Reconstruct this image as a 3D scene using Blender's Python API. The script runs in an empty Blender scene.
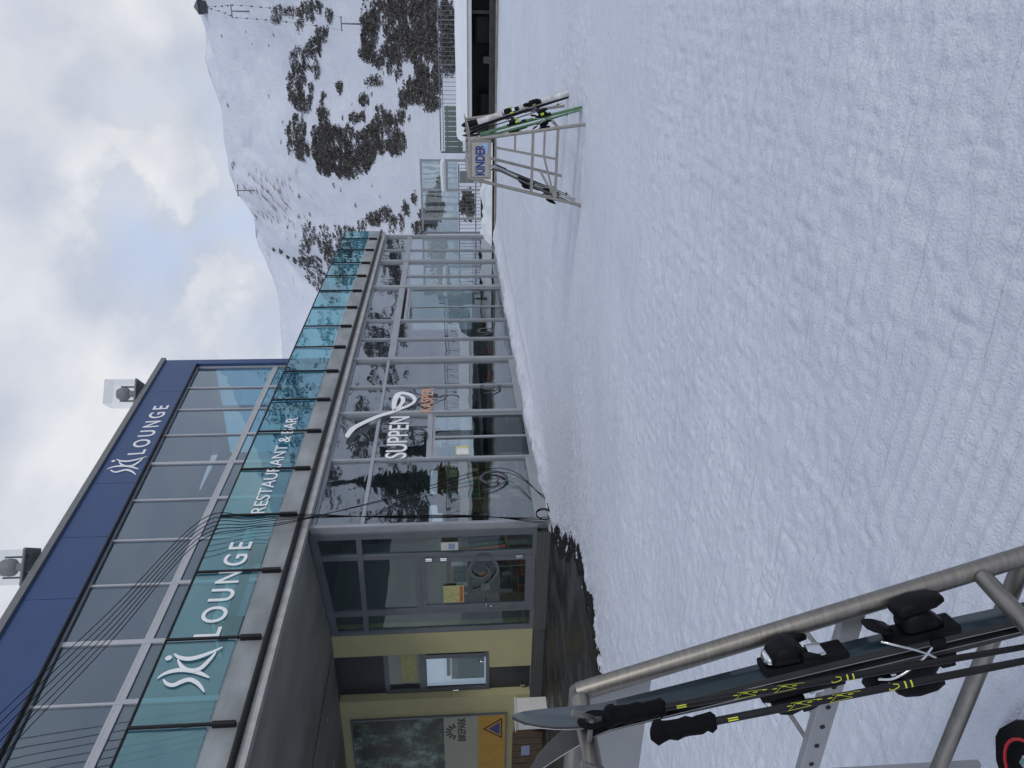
import bpy, bmesh, math, random
import numpy as np
from mathutils import Vector, Matrix
random.seed(7)
rng = np.random.default_rng(11)
S = bpy.context.scene
COL = S.collection

# ------------------------------------------------------------------ camera (photo taken with the phone turned on its side)
FPX = 760.0
YAW, PIT, ROL = (math.radians(v) for v in (26.88, -4.385, -0.967))
CH = 1.75
Fv = Vector((math.cos(PIT)*math.cos(YAW), math.cos(PIT)*math.sin(YAW), math.sin(PIT)))
R0 = Vector((math.sin(YAW), -math.cos(YAW), 0)); U0 = R0.cross(Fv)
Rv = R0*math.cos(ROL)+U0*math.sin(ROL); Uv = -R0*math.sin(ROL)+U0*math.cos(ROL)
CP = Vector((0, 0, CH))
cam = bpy.data.cameras.new('camera'); cam.lens = FPX/1024*36; cam.sensor_width = 36; cam.clip_start = 0.05; cam.clip_end = 6000
co = bpy.data.objects.new('camera', cam); COL.objects.link(co); S.camera = co
X_, Y_, Z_ = -Uv, Rv, -Fv
co.matrix_world = Matrix(((X_.x, Y_.x, Z_.x, CP.x), (X_.y, Y_.y, Z_.y, CP.y), (X_.z, Y_.z, Z_.z, CP.z), (0, 0, 0, 1)))

def ray(x, y):
    return Fv + Rv*((768-y-384)/FPX) + Uv*((512-x)/FPX)
def on(x, y, ax, val):
    """where the sight line of a measured photo point meets the plane axis = val (used to survey the place from the photo)"""
    d = ray(x, y); t = (val-CP[ax])/d[ax]
    return CP+d*t

# ------------------------------------------------------------------ materials
def nt(name):
    m = bpy.data.materials.new(name); m.use_nodes = True
    n = m.node_tree; n.nodes.clear()
    out = n.nodes.new('ShaderNodeOutputMaterial')
    return m, n, out
def N(n, t, **k):
    o = n.nodes.new(t)
    for a, b in k.items():
        if a in o.bl_rna.properties: setattr(o, a, b)
        else: o.inputs[a.replace('_', ' ')].default_value = b
    return o
def pm(name, col, rough=0.6, metal=0.0, var=0.12, scale=6.0, bump=0.0, bscale=40.0, spec=0.5, stretch=(1, 1, 1), coat=0.0):
    """principled with a noise variation of colour and roughness"""
    m, n, out = nt(name)
    p = N(n, 'ShaderNodeBsdfPrincipled'); L = n.links.new
    tc = N(n, 'ShaderNodeTexCoord'); mp = N(n, 'ShaderNodeMapping'); mp.inputs['Scale'].default_value = stretch
    L(tc.outputs['Object'], mp.inputs['Vector'])
    no = N(n, 'ShaderNodeTexNoise'); no.inputs['Scale'].default_value = scale; no.inputs['Detail'].default_value = 6
    L(mp.outputs[0], no.inputs['Vector'])
    cr = N(n, 'ShaderNodeValToRGB')
    a = [max(0, c*(1-var)) for c in col]; b = [min(1, c*(1+var)) for c in col]
    cr.color_ramp.elements[0].color = (*a, 1); cr.color_ramp.elements[1].color = (*b, 1)
    cr.color_ramp.elements[0].position = 0.3; cr.color_ramp.elements[1].position = 0.7
    L(no.outputs['Fac'], cr.inputs[0]); L(cr.outputs[0], p.inputs['Base Color'])
    mr = N(n, 'ShaderNodeMapRange'); mr.inputs['To Min'].default_value = max(0.02, rough-0.08); mr.inputs['To Max'].default_value = min(1, rough+0.08)
    L(no.outputs['Fac'], mr.inputs['Value']); L(mr.outputs[0], p.inputs['Roughness'])
    p.inputs['Metallic'].default_value = metal; p.inputs['Specular IOR Level'].default_value = spec
    p.inputs['Coat Weight'].default_value = coat
    if bump:
        n2 = N(n, 'ShaderNodeTexNoise'); n2.inputs['Scale'].default_value = bscale; n2.inputs['Detail'].default_value = 5
        L(mp.outputs[0], n2.inputs['Vector'])
        b_ = N(n, 'ShaderNodeBump'); b_.inputs['Strength'].default_value = bump; b_.inputs['Distance'].default_value = 0.02
        L(n2.outputs['Fac'], b_.inputs['Height']); L(b_.outputs[0], p.inputs['Normal'])
    L(p.outputs[0], out.inputs[0])
    return m
def glass(name, tint, f0=0.06, gl=(1, 1, 1), haze=0.0, hcol=(0.5, 0.55, 0.58), rough=0.0, power=4.0):
    """thin architectural glass: a tinted see-through sheet with a Schlick reflection, the same from both sides"""
    m, n, out = nt(name); L = n.links.new
    t = N(n, 'ShaderNodeBsdfTransparent'); t.inputs[0].default_value = (*tint, 1)
    g = N(n, 'ShaderNodeBsdfGlossy'); g.inputs['Color'].default_value = (*gl, 1); g.inputs['Roughness'].default_value = rough
    lw = N(n, 'ShaderNodeLayerWeight'); lw.inputs['Blend'].default_value = 0.5
    pw = N(n, 'ShaderNodeMath', operation='POWER'); pw.inputs[1].default_value = power
    L(lw.outputs['Facing'], pw.inputs[0])
    mu = N(n, 'ShaderNodeMath', operation='MULTIPLY_ADD'); mu.inputs[1].default_value = 1-f0; mu.inputs[2].default_value = f0
    L(pw.outputs[0], mu.inputs[0])
    mx = N(n, 'ShaderNodeMixShader'); L(mu.outputs[0], mx.inputs[0])
    if haze:
        d = N(n, 'ShaderNodeBsdfDiffuse'); d.inputs[0].default_value = (*hcol, 1)
        no = N(n, 'ShaderNodeTexNoise'); no.inputs['Scale'].default_value = 1.3; no.inputs['Detail'].default_value = 5
        tc = N(n, 'ShaderNodeTexCoord'); L(tc.outputs['Object'], no.inputs['Vector'])
        mm = N(n, 'ShaderNodeMath', operation='MULTIPLY'); mm.inputs[1].default_value = haze*2; L(no.outputs['Fac'], mm.inputs[0])
        m1 = N(n, 'ShaderNodeMixShader'); L(mm.outputs[0], m1.inputs[0]); L(t.outputs[0], m1.inputs[1]); L(d.outputs[0], m1.inputs[2])
        L(m1.outputs[0], mx.inputs[1])
    else: L(t.outputs[0], mx.inputs[1])
    # faint waviness of the panes
    no2 = N(n, 'ShaderNodeTexNoise'); no2.inputs['Scale'].default_value = 0.9
    tc2 = N(n, 'ShaderNodeTexCoord'); L(tc2.outputs['Object'], no2.inputs['Vector'])
    bp = N(n, 'ShaderNodeBump'); bp.inputs['Strength'].default_value = 0.11; bp.inputs['Distance'].default_value = 0.05
    L(no2.outputs['Fac'], bp.inputs['Height']); L(bp.outputs[0], g.inputs['Normal'])
    L(g.outputs[0], mx.inputs[2]); L(mx.outputs[0], out.inputs[0])
    return m

M = {}
M['alu'] = pm('grey aluminium frame', (0.37, 0.39, 0.42), 0.42, 0.3, 0.08, 3)
M['alud'] = pm('dark grey frame', (0.15, 0.165, 0.19), 0.42, 0.2, 0.1, 3)
M['alul'] = pm('pale aluminium frame', (0.46, 0.47, 0.50), 0.4, 0.35, 0.06, 3)
M['black'] = pm('black metal', (0.010, 0.0105, 0.012), 0.42, 0.1, 0.2, 8, spec=0.35)
M['plastic'] = pm('black plastic', (0.0045, 0.005, 0.0065), 0.5, 0, 0.25, 25, 0.15, 200, spec=0.15)
M['rubber'] = pm('black rubber', (0.0045, 0.0047, 0.006), 0.65, 0, 0.2, 25, 0.3, 150, spec=0.10)
M['blue'] = pm('blue facade panel', (0.024, 0.062, 0.175), 0.42, 0, 0.07, 1.2)
M['concrete'] = pm('weathered concrete', (0.29, 0.31, 0.32), 0.8, 0, 0.25, 2.2, 0.3, 30, stretch=(0.5, 1.6, 1))
M['soffit'] = pm('fair faced concrete soffit', (0.29, 0.295, 0.28), 0.75, 0, 0.22, 1.1, 0.12, 20, stretch=(0.6, 1.6, 1))
M['concl'] = pm('pale concrete edge', (0.42, 0.42, 0.41), 0.8, 0, 0.16, 5, 0.2, 40)
M['yellow'] = pm('pale yellow render', (0.52, 0.50, 0.285), 0.85, 0, 0.05, 2.5, 0.12, 120)
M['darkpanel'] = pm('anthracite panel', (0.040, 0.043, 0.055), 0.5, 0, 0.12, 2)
M['steel'] = pm('brushed stainless steel', (0.27, 0.255, 0.235), 0.44, 0.9, 0.15, 18, 0.05, 90, stretch=(1, 1, 6))
M['steelplate'] = pm('dull steel plate', (0.36, 0.37, 0.38), 0.5, 0.45, 0.08, 5)
M['galv'] = pm('beige grey painted steel', (0.33, 0.315, 0.29), 0.45, 0.5, 0.12, 12)
M['chrome'] = pm('bright chrome', (0.75, 0.76, 0.78), 0.14, 1.0, 0.05, 10)
M['white'] = pm('white paint', (0.74, 0.75, 0.76), 0.5, 0, 0.05, 5)
M['letter'] = pm('white lettering film', (0.82, 0.83, 0.84), 0.5, 0, 0.03, 5)
M['salmon'] = pm('salmon lettering film', (0.62, 0.33, 0.22), 0.55, 0, 0.05, 5)
M['etch'] = pm('etched grey film', (0.065, 0.075, 0.085), 0.6, 0, 0.05, 5)
M['etchl'] = pm('frosted film', (0.13, 0.145, 0.15), 0.7, 0, 0.05, 5)
M['glass'] = glass('window glass', (0.80, 0.86, 0.87), 0.17, (0.97, 0.98, 1.0), 0.006, power=3.2)
M['glassd'] = glass('door glass', (0.72, 0.78, 0.79), 0.05, (0.9, 0.95, 0.95))
M['glassu'] = glass('upper window glass', (0.58, 0.66, 0.72), 0.13, (0.80, 0.91, 1.04), 0.08, (0.26, 0.31, 0.36))
M['glassb'] = glass('turquoise balustrade glass', (0.40, 0.68, 0.74), 0.10, (0.78, 1.0, 1.0), power=2.6)
M['glassblue'] = glass('pale turquoise glass', (0.55, 0.85, 0.92), 0.05)
M['clear'] = glass('clear acrylic', (0.93, 0.94, 0.95), 0.05, haze=0.008)
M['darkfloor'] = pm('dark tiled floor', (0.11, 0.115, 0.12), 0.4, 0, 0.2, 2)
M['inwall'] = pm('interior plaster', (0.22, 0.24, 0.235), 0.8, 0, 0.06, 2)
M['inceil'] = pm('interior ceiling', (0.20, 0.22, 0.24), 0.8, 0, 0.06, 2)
M['wood'] = pm('brown timber', (0.115, 0.075, 0.048), 0.7, 0, 0.35, 5, 0.3, 60, stretch=(1, 6, 1))
M['woodl'] = pm('pale timber', (0.36, 0.26, 0.14), 0.6, 0, 0.25, 5, stretch=(6, 1, 1))
M['paper'] = pm('white paper', (0.68, 0.69, 0.66), 0.7, 0, 0.05, 8)
M['paperblue'] = pm('pale blue paper', (0.30, 0.38, 0.58), 0.7, 0, 0.1, 8)
M['paperyel'] = pm('pale yellow paper', (0.52, 0.50, 0.24), 0.7, 0, 0.15, 14)
M['orange'] = pm('orange cloth', (0.55, 0.14, 0.05), 0.8, 0, 0.15, 8)
M['green'] = pm('dull green cloth', (0.06, 0.15, 0.08), 0.8, 0, 0.25, 8)
M['red'] = pm('red paint', (0.45, 0.02, 0.03), 0.4, 0, 0.1, 8)
M['gold'] = pm('poster amber', (0.55, 0.30, 0.02), 0.55, 0, 0.08, 4)
M['navy'] = pm('navy ink', (0.018, 0.045, 0.22), 0.5, 0, 0.1, 4)
M['ink'] = pm('black ink', (0.02, 0.02, 0.022), 0.6, 0, 0.1, 4)
M['postergrey'] = pm('poster grey green', (0.40, 0.42, 0.34), 0.6, 0, 0.06, 3)
M['signgrey'] = pm('warm grey sign plate', (0.44, 0.42, 0.38), 0.5, 0.1, 0.05, 5)
M['signblue'] = pm('sign blue', (0.012, 0.045, 0.24), 0.5, 0, 0.06, 5)
M['signpale'] = pm('sign pale blue', (0.30, 0.47, 0.72), 0.5, 0, 0.06, 5)
M['skyblue'] = pm('petrol ski topsheet', (0.008, 0.024, 0.036), 0.4, 0, 0.12, 14, coat=0.3)
M['skigrey'] = pm('grey ski tip', (0.075, 0.095, 0.11), 0.38, 0, 0.1, 10, coat=0.3)
M['skiside'] = pm('ski sidewall', (0.022, 0.022, 0.025), 0.45, 0, 0.2, 20)
M['edge'] = pm('steel ski edge', (0.42, 0.42, 0.43), 0.35, 0.9, 0.1, 20)
M['skiwhite'] = pm('white ski topsheet', (0.55, 0.55, 0.56), 0.35, 0, 0.35, 9, coat=0.3)
M['skigreen'] = pm('green ski edge', (0.028, 0.14, 0.035), 0.4, 0, 0.3, 9, coat=0.3)
M['skiblack'] = pm('black ski topsheet', (0.03, 0.031, 0.035), 0.35, 0, 0.5, 9, coat=0.3)
M['neon'] = pm('neon yellow green', (0.52, 0.72, 0.06), 0.5, 0, 0.08, 9)
M['polemark'] = pm('yellow pole print', (0.62, 0.66, 0.05), 0.5, 0, 0.08, 9)
M['greengate'] = pm('grey green slats', (0.15, 0.19, 0.175), 0.6, 0, 0.12, 4)
M['bark'] = pm('grey bark', (0.075, 0.066, 0.058), 0.9, 0, 0.3, 9, 0.4, 40)
M['fir'] = pm('dark conifer needles', (0.028, 0.042, 0.030), 0.85, 0, 0.5, 2)
M['pine'] = pm('frosted mountain pine', (0.062, 0.058, 0.055), 0.9, 0, 0.5, 0.35)
M['pineg'] = pm('hoary mountain pine', (0.13, 0.125, 0.125), 0.9, 0, 0.4, 0.3)
M['rock'] = pm('dark rock', (0.10, 0.095, 0.09), 0.9, 0, 0.4, 0.4)
M['lampgrey'] = pm('grey lamp housing', (0.16, 0.165, 0.175), 0.5, 0, 0.1, 8)
M['mirrorpl'] = pm('lamp base underside', (0.16, 0.18, 0.19), 0.35, 0.3, 0.7, 6)
M['greybox'] = pm('grey sign back', (0.23, 0.25, 0.26), 0.5, 0.3, 0.05, 5)
M['upholst'] = pm('pale upholstery', (0.62, 0.68, 0.70), 0.8, 0, 0.06, 5)
M['grate'] = None
M['sill'] = pm('dark weathered timber', (0.055, 0.055, 0.05), 0.85, 0, 0.35, 4, 0.3, 40)
M['kerb'] = pm('beige concrete', (0.30, 0.28, 0.25), 0.85, 0, 0.2, 3, 0.3, 40)

def grating():
    m, n, out = nt('perforated plinth grating'); L = n.links.new
    p = N(n, 'ShaderNodeBsdfPrincipled'); tc = N(n, 'ShaderNodeTexCoord')
    mp = N(n, 'ShaderNodeMapping'); mp.inputs['Rotation'].default_value = (0, math.pi/2, 0); L(tc.outputs['Object'], mp.inputs[0])
    sx = N(n, 'ShaderNodeSeparateXYZ'); L(tc.outputs['Object'], sx.inputs[0])
    res = []
    for o in ('Y', 'Z'):
        a = N(n, 'ShaderNodeMath', operation='MULTIPLY'); a.inputs[1].default_value = 24.0; L(sx.outputs[o], a.inputs[0])
        f = N(n, 'ShaderNodeMath', operation='FRACT'); L(a.outputs[0], f.inputs[0])
        g = N(n, 'ShaderNodeMath', operation='GREATER_THAN'); g.inputs[1].default_value = 0.42; L(f.outputs[0], g.inputs[0]); res.append(g)
    mu = N(n, 'ShaderNodeMath', operation='MULTIPLY'); L(res[0].outputs[0], mu.inputs[0]); L(res[1].outputs[0], mu.inputs[1])
    mx = N(n, 'ShaderNodeMix', data_type='RGBA'); L(mu.outputs[0], mx.inputs[0])
    mx.inputs[6].default_value = (0.13, 0.14, 0.145, 1); mx.inputs[7].default_value = (0.012, 0.012, 0.013, 1)
    L(mx.outputs[2], p.inputs['Base Color']); p.inputs['Roughness'].default_value = 0.5; L(p.outputs[0], out.inputs[0])
    return m
M['grate'] = grating()

def snow_mat(name, near=True):
    m, n, out = nt(name); L = n.links.new
    p = N(n, 'ShaderNodeBsdfPrincipled'); p.inputs['Roughness'].default_value = 0.62; p.inputs['Specular IOR Level'].default_value = 0.3
    tc = N(n, 'ShaderNodeTexCoord')
    n1 = N(n, 'ShaderNodeTexNoise'); n1.inputs['Scale'].default_value = 0.55 if near else 0.02; n1.inputs['Detail'].default_value = 7; n1.inputs['Roughness'].default_value = 0.6
    L(tc.outputs['Object'], n1.inputs['Vector'])
    cr = N(n, 'ShaderNodeValToRGB')
    cr.color_ramp.elements[0].position = 0.3; cr.color_ramp.elements[0].color = (0.655, 0.69, 0.775, 1)
    cr.color_ramp.elements[1].position = 0.66; cr.color_ramp.elements[1].color = (0.75, 0.78, 0.86, 1)
    L(n1.outputs['Fac'], cr.inputs[0])
    if near:
        # grit carried out of the entrance: grey speckle close to the paved forecourt
        ge = N(n, 'ShaderNodeNewGeometry')
        vd = N(n, 'ShaderNodeVectorMath', operation='DISTANCE'); vd.inputs[1].default_value = (9.6, 7.3, 0.0); L(ge.outputs['Position'], vd.inputs[0])
        mr = N(n, 'ShaderNodeMapRange'); mr.inputs['From Min'].default_value = 0.6; mr.inputs['From Max'].default_value = 4.6; mr.inputs['To Min'].default_value = 1; mr.inputs['To Max'].default_value = 0
        L(vd.outputs['Value'], mr.inputs['Value'])
        n3 = N(n, 'ShaderNodeTexNoise'); n3.inputs['Scale'].default_value = 22; n3.inputs['Detail'].default_value = 6; n3.inputs['Roughness'].default_value = 0.75
        L(tc.outputs['Object'], n3.inputs['Vector'])
        c3 = N(n, 'ShaderNodeValToRGB'); c3.color_ramp.elements[0].position = 0.42; c3.color_ramp.elements[0].color = (1, 1, 1, 1); c3.color_ramp.elements[1].position = 0.58; c3.color_ramp.elements[1].color = (0, 0, 0, 1)
        L(n3.outputs['Fac'], c3.inputs[0])
        mm = N(n, 'ShaderNodeMath', operation='MULTIPLY'); L(mr.outputs[0], mm.inputs[0]); L(c3.outputs[0], mm.inputs[1])
        m3 = N(n, 'ShaderNodeMath', operation='MULTIPLY'); m3.inputs[1].default_value = 0.75; L(mm.outputs[0], m3.inputs[0])
        mx = N(n, 'ShaderNodeMix', data_type='RGBA'); L(m3.outputs[0], mx.inputs[0]); L(cr.outputs[0], mx.inputs[6]); mx.inputs[7].default_value = (0.36, 0.37, 0.385, 1)
        L(mx.outputs[2], p.inputs['Base Color'])
    else:
        L(cr.outputs[0], p.inputs['Base Color'])
    n2 = N(n, 'ShaderNodeTexNoise'); n2.inputs['Scale'].default_value = 34 if near else 0.10; n2.inputs['Detail'].default_value = 8; n2.inputs['Roughness'].default_value = 0.7
    mp = N(n, 'ShaderNodeMapping'); mp.inputs['Scale'].default_value = (1, 0.6, 1) if near else (1, 1, 0.25); L(tc.outputs['Object'], mp.inputs[0]); L(mp.outputs[0], n2.inputs['Vector'])
    b = N(n, 'ShaderNodeBump'); b.inputs['Strength'].default_value = 0.85 if near else 0.8; b.inputs['Distance'].default_value = 0.016 if near else 4.0
    if near:
        nf = N(n, 'ShaderNodeTexNoise'); nf.inputs['Scale'].default_value = 85; nf.inputs['Detail'].default_value = 4; L(tc.outputs['Object'], nf.inputs['Vector'])
        vo = N(n, 'ShaderNodeTexVoronoi'); vo.inputs['Scale'].default_value = 13; L(tc.outputs['Object'], vo.inputs['Vector'])
        vm = N(n, 'ShaderNodeMapRange'); vm.inputs['From Min'].default_value = 0.05; vm.inputs['From Max'].default_value = 0.35; vm.inputs['To Min'].default_value = 0.75; vm.inputs['To Max'].default_value = 0; L(vo.outputs['Distance'], vm.inputs['Value'])
        lm = N(n, 'ShaderNodeMath', operation='MULTIPLY'); nl = N(n, 'ShaderNodeMapRange'); nl.inputs['From Min'].default_value = 0.5; nl.inputs['From Max'].default_value = 0.65; L(n1.outputs['Fac'], nl.inputs['Value']); L(nl.outputs[0], lm.inputs[0]); L(vm.outputs[0], lm.inputs[1])
        h1 = N(n, 'ShaderNodeMath', operation='MULTIPLY_ADD'); h1.inputs[1].default_value = 0.6; L(nf.outputs['Fac'], h1.inputs[0]); L(n2.outputs['Fac'], h1.inputs[2])
        h2 = N(n, 'ShaderNodeMath', operation='ADD'); L(h1.outputs[0], h2.inputs[0]); L(lm.outputs[0], h2.inputs[1])
        hs = h2.outputs[0]
        for rot, sx, sy, wt, sd in ((0.10, 26, 0.8, 0.55, 0.0), (-0.38, 22, 0.7, 0.42, 5.0), (0.75, 16, 0.8, 0.22, 11.0)):
            ma = N(n, 'ShaderNodeMapping'); ma.inputs['Rotation'].default_value = (0, 0, rot); ma.inputs['Scale'].default_value = (sx, sy, 1); ma.inputs['Location'].default_value = (sd, sd, 0); L(tc.outputs['Object'], ma.inputs[0])
            na = N(n, 'ShaderNodeTexNoise'); na.inputs['Scale'].default_value = 1.0; na.inputs['Detail'].default_value = 2; L(ma.outputs[0], na.inputs['Vector'])
            # only the lowest troughs of the stretched noise cut a line
            mr_ = N(n, 'ShaderNodeMapRange'); mr_.inputs['From Min'].default_value = 0.27; mr_.inputs['From Max'].default_value = 0.40; L(na.outputs['Fac'], mr_.inputs['Value'])
            mk = N(n, 'ShaderNodeMath', operation='MULTIPLY_ADD'); mk.inputs[1].default_value = wt; L(mr_.outputs[0], mk.inputs[0]); L(hs, mk.inputs[2]); hs = mk.outputs[0]
        L(hs, b.inputs['Height'])
    else: L(n2.outputs['Fac'], b.inputs['Height'])
    L(b.outputs[0], p.inputs['Normal'])
    L(p.outputs[0], out.inputs[0])
    return m
M['snow'] = snow_mat('trampled snow'); M['snowfar'] = snow_mat('mountain snow', False)
M['snowcap'] = pm('fresh snow', (0.83, 0.86, 0.9), 0.65, 0, 0.03, 2, 0.4, 12)

def asphalt():
    m, n, out = nt('wet dark asphalt'); L = n.links.new
    p = N(n, 'ShaderNodeBsdfPrincipled'); tc = N(n, 'ShaderNodeTexCoord')
    n1 = N(n, 'ShaderNodeTexNoise'); n1.inputs['Scale'].default_value = 1.6; n1.inputs['Detail'].default_value = 8; L(tc.outputs['Object'], n1.inputs['Vector'])
    cr = N(n, 'ShaderNodeValToRGB'); e = cr.color_ramp.elements
    e[0].position = 0.38; e[0].color = (0.009, 0.009, 0.011, 1); e[1].position = 0.62; e[1].color = (0.045, 0.048, 0.052, 1)
    L(n1.outputs['Fac'], cr.inputs[0]); L(cr.outputs[0], p.inputs['Base Color'])
    mr = N(n, 'ShaderNodeMapRange'); mr.inputs['From Min'].default_value = 0.4; mr.inputs['From Max'].default_value = 0.6; mr.inputs['To Min'].default_value = 0.35; mr.inputs['To Max'].default_value = 0.85
    L(n1.outputs['Fac'], mr.inputs['Value']); L(mr.outputs[0], p.inputs['Roughness'])
    n2 = N(n, 'ShaderNodeTexNoise'); n2.inputs['Scale'].default_value = 90; L(tc.outputs['Object'], n2.inputs['Vector'])
    b = N(n, 'ShaderNodeBump'); b.inputs['Strength'].default_value = 0.4; b.inputs['Distance'].default_value = 0.01; L(n2.outputs['Fac'], b.inputs['Height']); L(b.outputs[0], p.inputs['Normal'])
    L(p.outputs[0], out.inputs[0]); return m
M['asphalt'] = asphalt()

def photo_print():
    """blotchy printed woodland picture of the poster"""
    m, n, out = nt('printed woodland picture'); L = n.links.new
    p = N(n, 'ShaderNodeBsdfPrincipled'); tc = N(n, 'ShaderNodeTexCoord')
    n1 = N(n, 'ShaderNodeTexNoise'); n1.inputs['Scale'].default_value = 2.4; n1.inputs['Detail'].default_value = 11; n1.inputs['Roughness'].default_value = 0.7; L(tc.outputs['Object'], n1.inputs['Vector'])
    cr = N(n, 'ShaderNodeValToRGB'); e = cr.color_ramp.elements
    e[0].position = 0.44; e[0].color = (0.008, 0.012, 0.010, 1); e[1].position = 0.66; e[1].color = (0.30, 0.40, 0.42, 1)
    k = cr.color_ramp.elements.new(0.53); k.color = (0.05, 0.11, 0.05, 1)
    L(n1.outputs['Fac'], cr.inputs[0]); L(cr.outputs[0], p.inputs['Base Color']); p.inputs['Roughness'].default_value = 0.45
    L(p.outputs[0], out.inputs[0]); return m
M['print'] = photo_print()

# ------------------------------------------------------------------ mesh helpers
class MB:
    def __init__(s): s.v = []; s.f = []; s.mi = []; s.sm = []
    def add(s, vs, fs, mi=0, smooth=False):
        o = len(s.v); s.v += [tuple(v) for v in vs]
        for f in fs: s.f.append(tuple(o+i for i in f)); s.mi.append(mi); s.sm.append(smooth)
    def box(s, a, b, mi=0):
        x0, y0, z0 = a; x1, y1, z1 = b
        x0, x1 = min(x0, x1), max(x0, x1); y0, y1 = min(y0, y1), max(y0, y1); z0, z1 = min(z0, z1), max(z0, z1)
        s.add([(x0, y0, z0), (x1, y0, z0), (x1, y1, z0), (x0, y1, z0), (x0, y0, z1), (x1, y0, z1), (x1, y1, z1), (x0, y1, z1)],
              [(0, 3, 2, 1), (4, 5, 6, 7), (0, 1, 5, 4), (1, 2, 6, 5), (2, 3, 7, 6), (3, 0, 4, 7)], mi)
    def bbox(s, a, b, r=0.004, mi=0):
        """bevelled box"""
        bm = bmesh.new(); bmesh.ops.create_cube(bm, size=1)
        c = [(a[i]+b[i])/2 for i in range(3)]; d = [abs(b[i]-a[i]) for i in range(3)]
        for v in bm.verts: v.co = Vector((c[0]+v.co.x*d[0], c[1]+v.co.y*d[1], c[2]+v.co.z*d[2]))
        bmesh.ops.bevel(bm, geom=bm.edges[:], offset=min(r, min(d)*0.45), segments=2, affect='EDGES', profile=0.5)
        s.bm(bm, mi); bm.free()
    def bm(s, bm, mi=0, smooth=False):
        bm.verts.index_update(); s.add([v.co[:] for v in bm.verts], [[v.index for v in f.verts] for f in bm.faces], mi, smooth)
    def bar(s, p, q, w, h, up=(0, 0, 1), mi=0):
        """rectangular bar from p to q: w across, h along up"""
        p, q = Vector(p), Vector(q); d = (q-p).normalized(); u = Vector(up); sd = d.cross(u)
        if sd.length < 1e-5: u = Vector((1, 0, 0)); sd = d.cross(u)
        sd.normalize(); u = sd.cross(d).normalized()
        vs = [b+sd*(w/2*i)+u*(h/2*j) for b in (p, q) for i, j in ((-1, -1), (1, -1), (1, 1), (-1, 1))]
        s.add(vs, [(0, 1, 2, 3), (7, 6, 5, 4), (0, 4, 5, 1), (1, 5, 6, 2), (2, 6, 7, 3), (3, 7, 4, 0)], mi)
    def tube(s, pts, r, n=10, mi=0, cap=True):
        """round tube along a polyline; r a number or one radius per point"""
        pts = [Vector(p) for p in pts]; k = len(pts); rs = r if isinstance(r, (list, tuple)) else [r]*k
        vs = []; u = None
        for i in range(k):
            d = (pts[min(i+1, k-1)]-pts[max(i-1, 0)]).normalized()
            if u is None:
                u = Vector((0, 0, 1)) if abs(d.z) < 0.9 else Vector((1, 0, 0))
            u = (u-d*u.dot(d)).normalized(); w = d.cross(u)
            for j in range(n):
                t = 2*math.pi*j/n; vs.append(pts[i]+(u*math.cos(t)+w*math.sin(t))*rs[i])
        fs = [(i*n+j, i*n+(j+1) % n, (i+1)*n+(j+1) % n, (i+1)*n+j) for i in range(k-1) for j in range(n)]
        s.add(vs, fs, mi, True)
        if cap: s.add(vs[:n], [tuple(range(n))[::-1]], mi); s.add(vs[-n:], [tuple(range(n))], mi)
    def prism(s, poly, ax, a, b, mi=0):
        """polygon in the two other axes, extruded along ax"""
        n = len(poly); vs = []
        for t in (a, b):
            for p, q in poly:
                v = [p, q]; v.insert(ax, t); vs.append(tuple(v))
        s.add(vs, [tuple(range(n))[::-1], tuple(range(n, 2*n))]+[(i, (i+1) % n, n+(i+1) % n, n+i) for i in range(n)], mi)
    def ribbon(s, pts, ws, nrm, th, mi=0):
        """flat stroke of varying width lying in the plane with normal nrm, with a small thickness"""
        pts = [Vector(p) for p in pts]; nrm = Vector(nrm).normalized(); k = len(pts); vs = []
        for i in range(k):
            d = (pts[min(i+1, k-1)]-pts[max(i-1, 0)]).normalized(); sd = d.cross(nrm).normalized()*ws[i]/2
            for o in (0, th):
                vs += [pts[i]-sd+nrm*o, pts[i]+sd+nrm*o]
        fs = []
        for i in range(k-1):
            a, b = i*4, i*4+4
            fs += [(a+2, a+3, b+3, b+2), (a, b, b+1, a+1), (a, a+2, b+2, b), (a+1, b+1, b+3, a+3)]
        fs += [(0, 1, 3, 2), (4*k-4, 4*k-2, 4*k-1, 4*k-3)]
        s.add(vs, fs, mi)
    def build(s, name, mats, parent=None, M4=None, recalc=True, **tags):
        me = bpy.data.meshes.new(name); me.from_pydata(s.v, [], s.f)
        for m in (mats if isinstance(mats, (list, tuple)) else [mats]): me.materials.append(m)
        me.polygons.foreach_set('material_index', s.mi); me.polygons.foreach_set('use_smooth', s.sm)
        if recalc and len(s.f) < 60000:
            bm = bmesh.new(); bm.from_mesh(me); bmesh.ops.recalc_face_normals(bm, faces=bm.faces[:]); bm.to_mesh(me); bm.free()
        me.update()
        o = bpy.data.objects.new(name, me); COL.objects.link(o)
        if parent: o.parent = parent
        if M4 is not None: o.matrix_local = M4
        for k, v in tags.items(): o[k] = v
        return o

def spline(pts, n=8):
    """Catmull-Rom through the points"""
    P = [Vector(p) for p in pts]; P = [P[0]*2-P[1]]+P+[P[-1]*2-P[-2]]; out = []
    for i in range(1, len(P)-2):
        a, b, c, d = P[i-1:i+3]
        for k in range(n):
            t = k/n; out.append(0.5*((2*b)+(c-a)*t+(2*a-5*b+4*c-d)*t*t+(3*b-a-3*c+d)*t**3))
    out.append(P[-2]); return out

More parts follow.
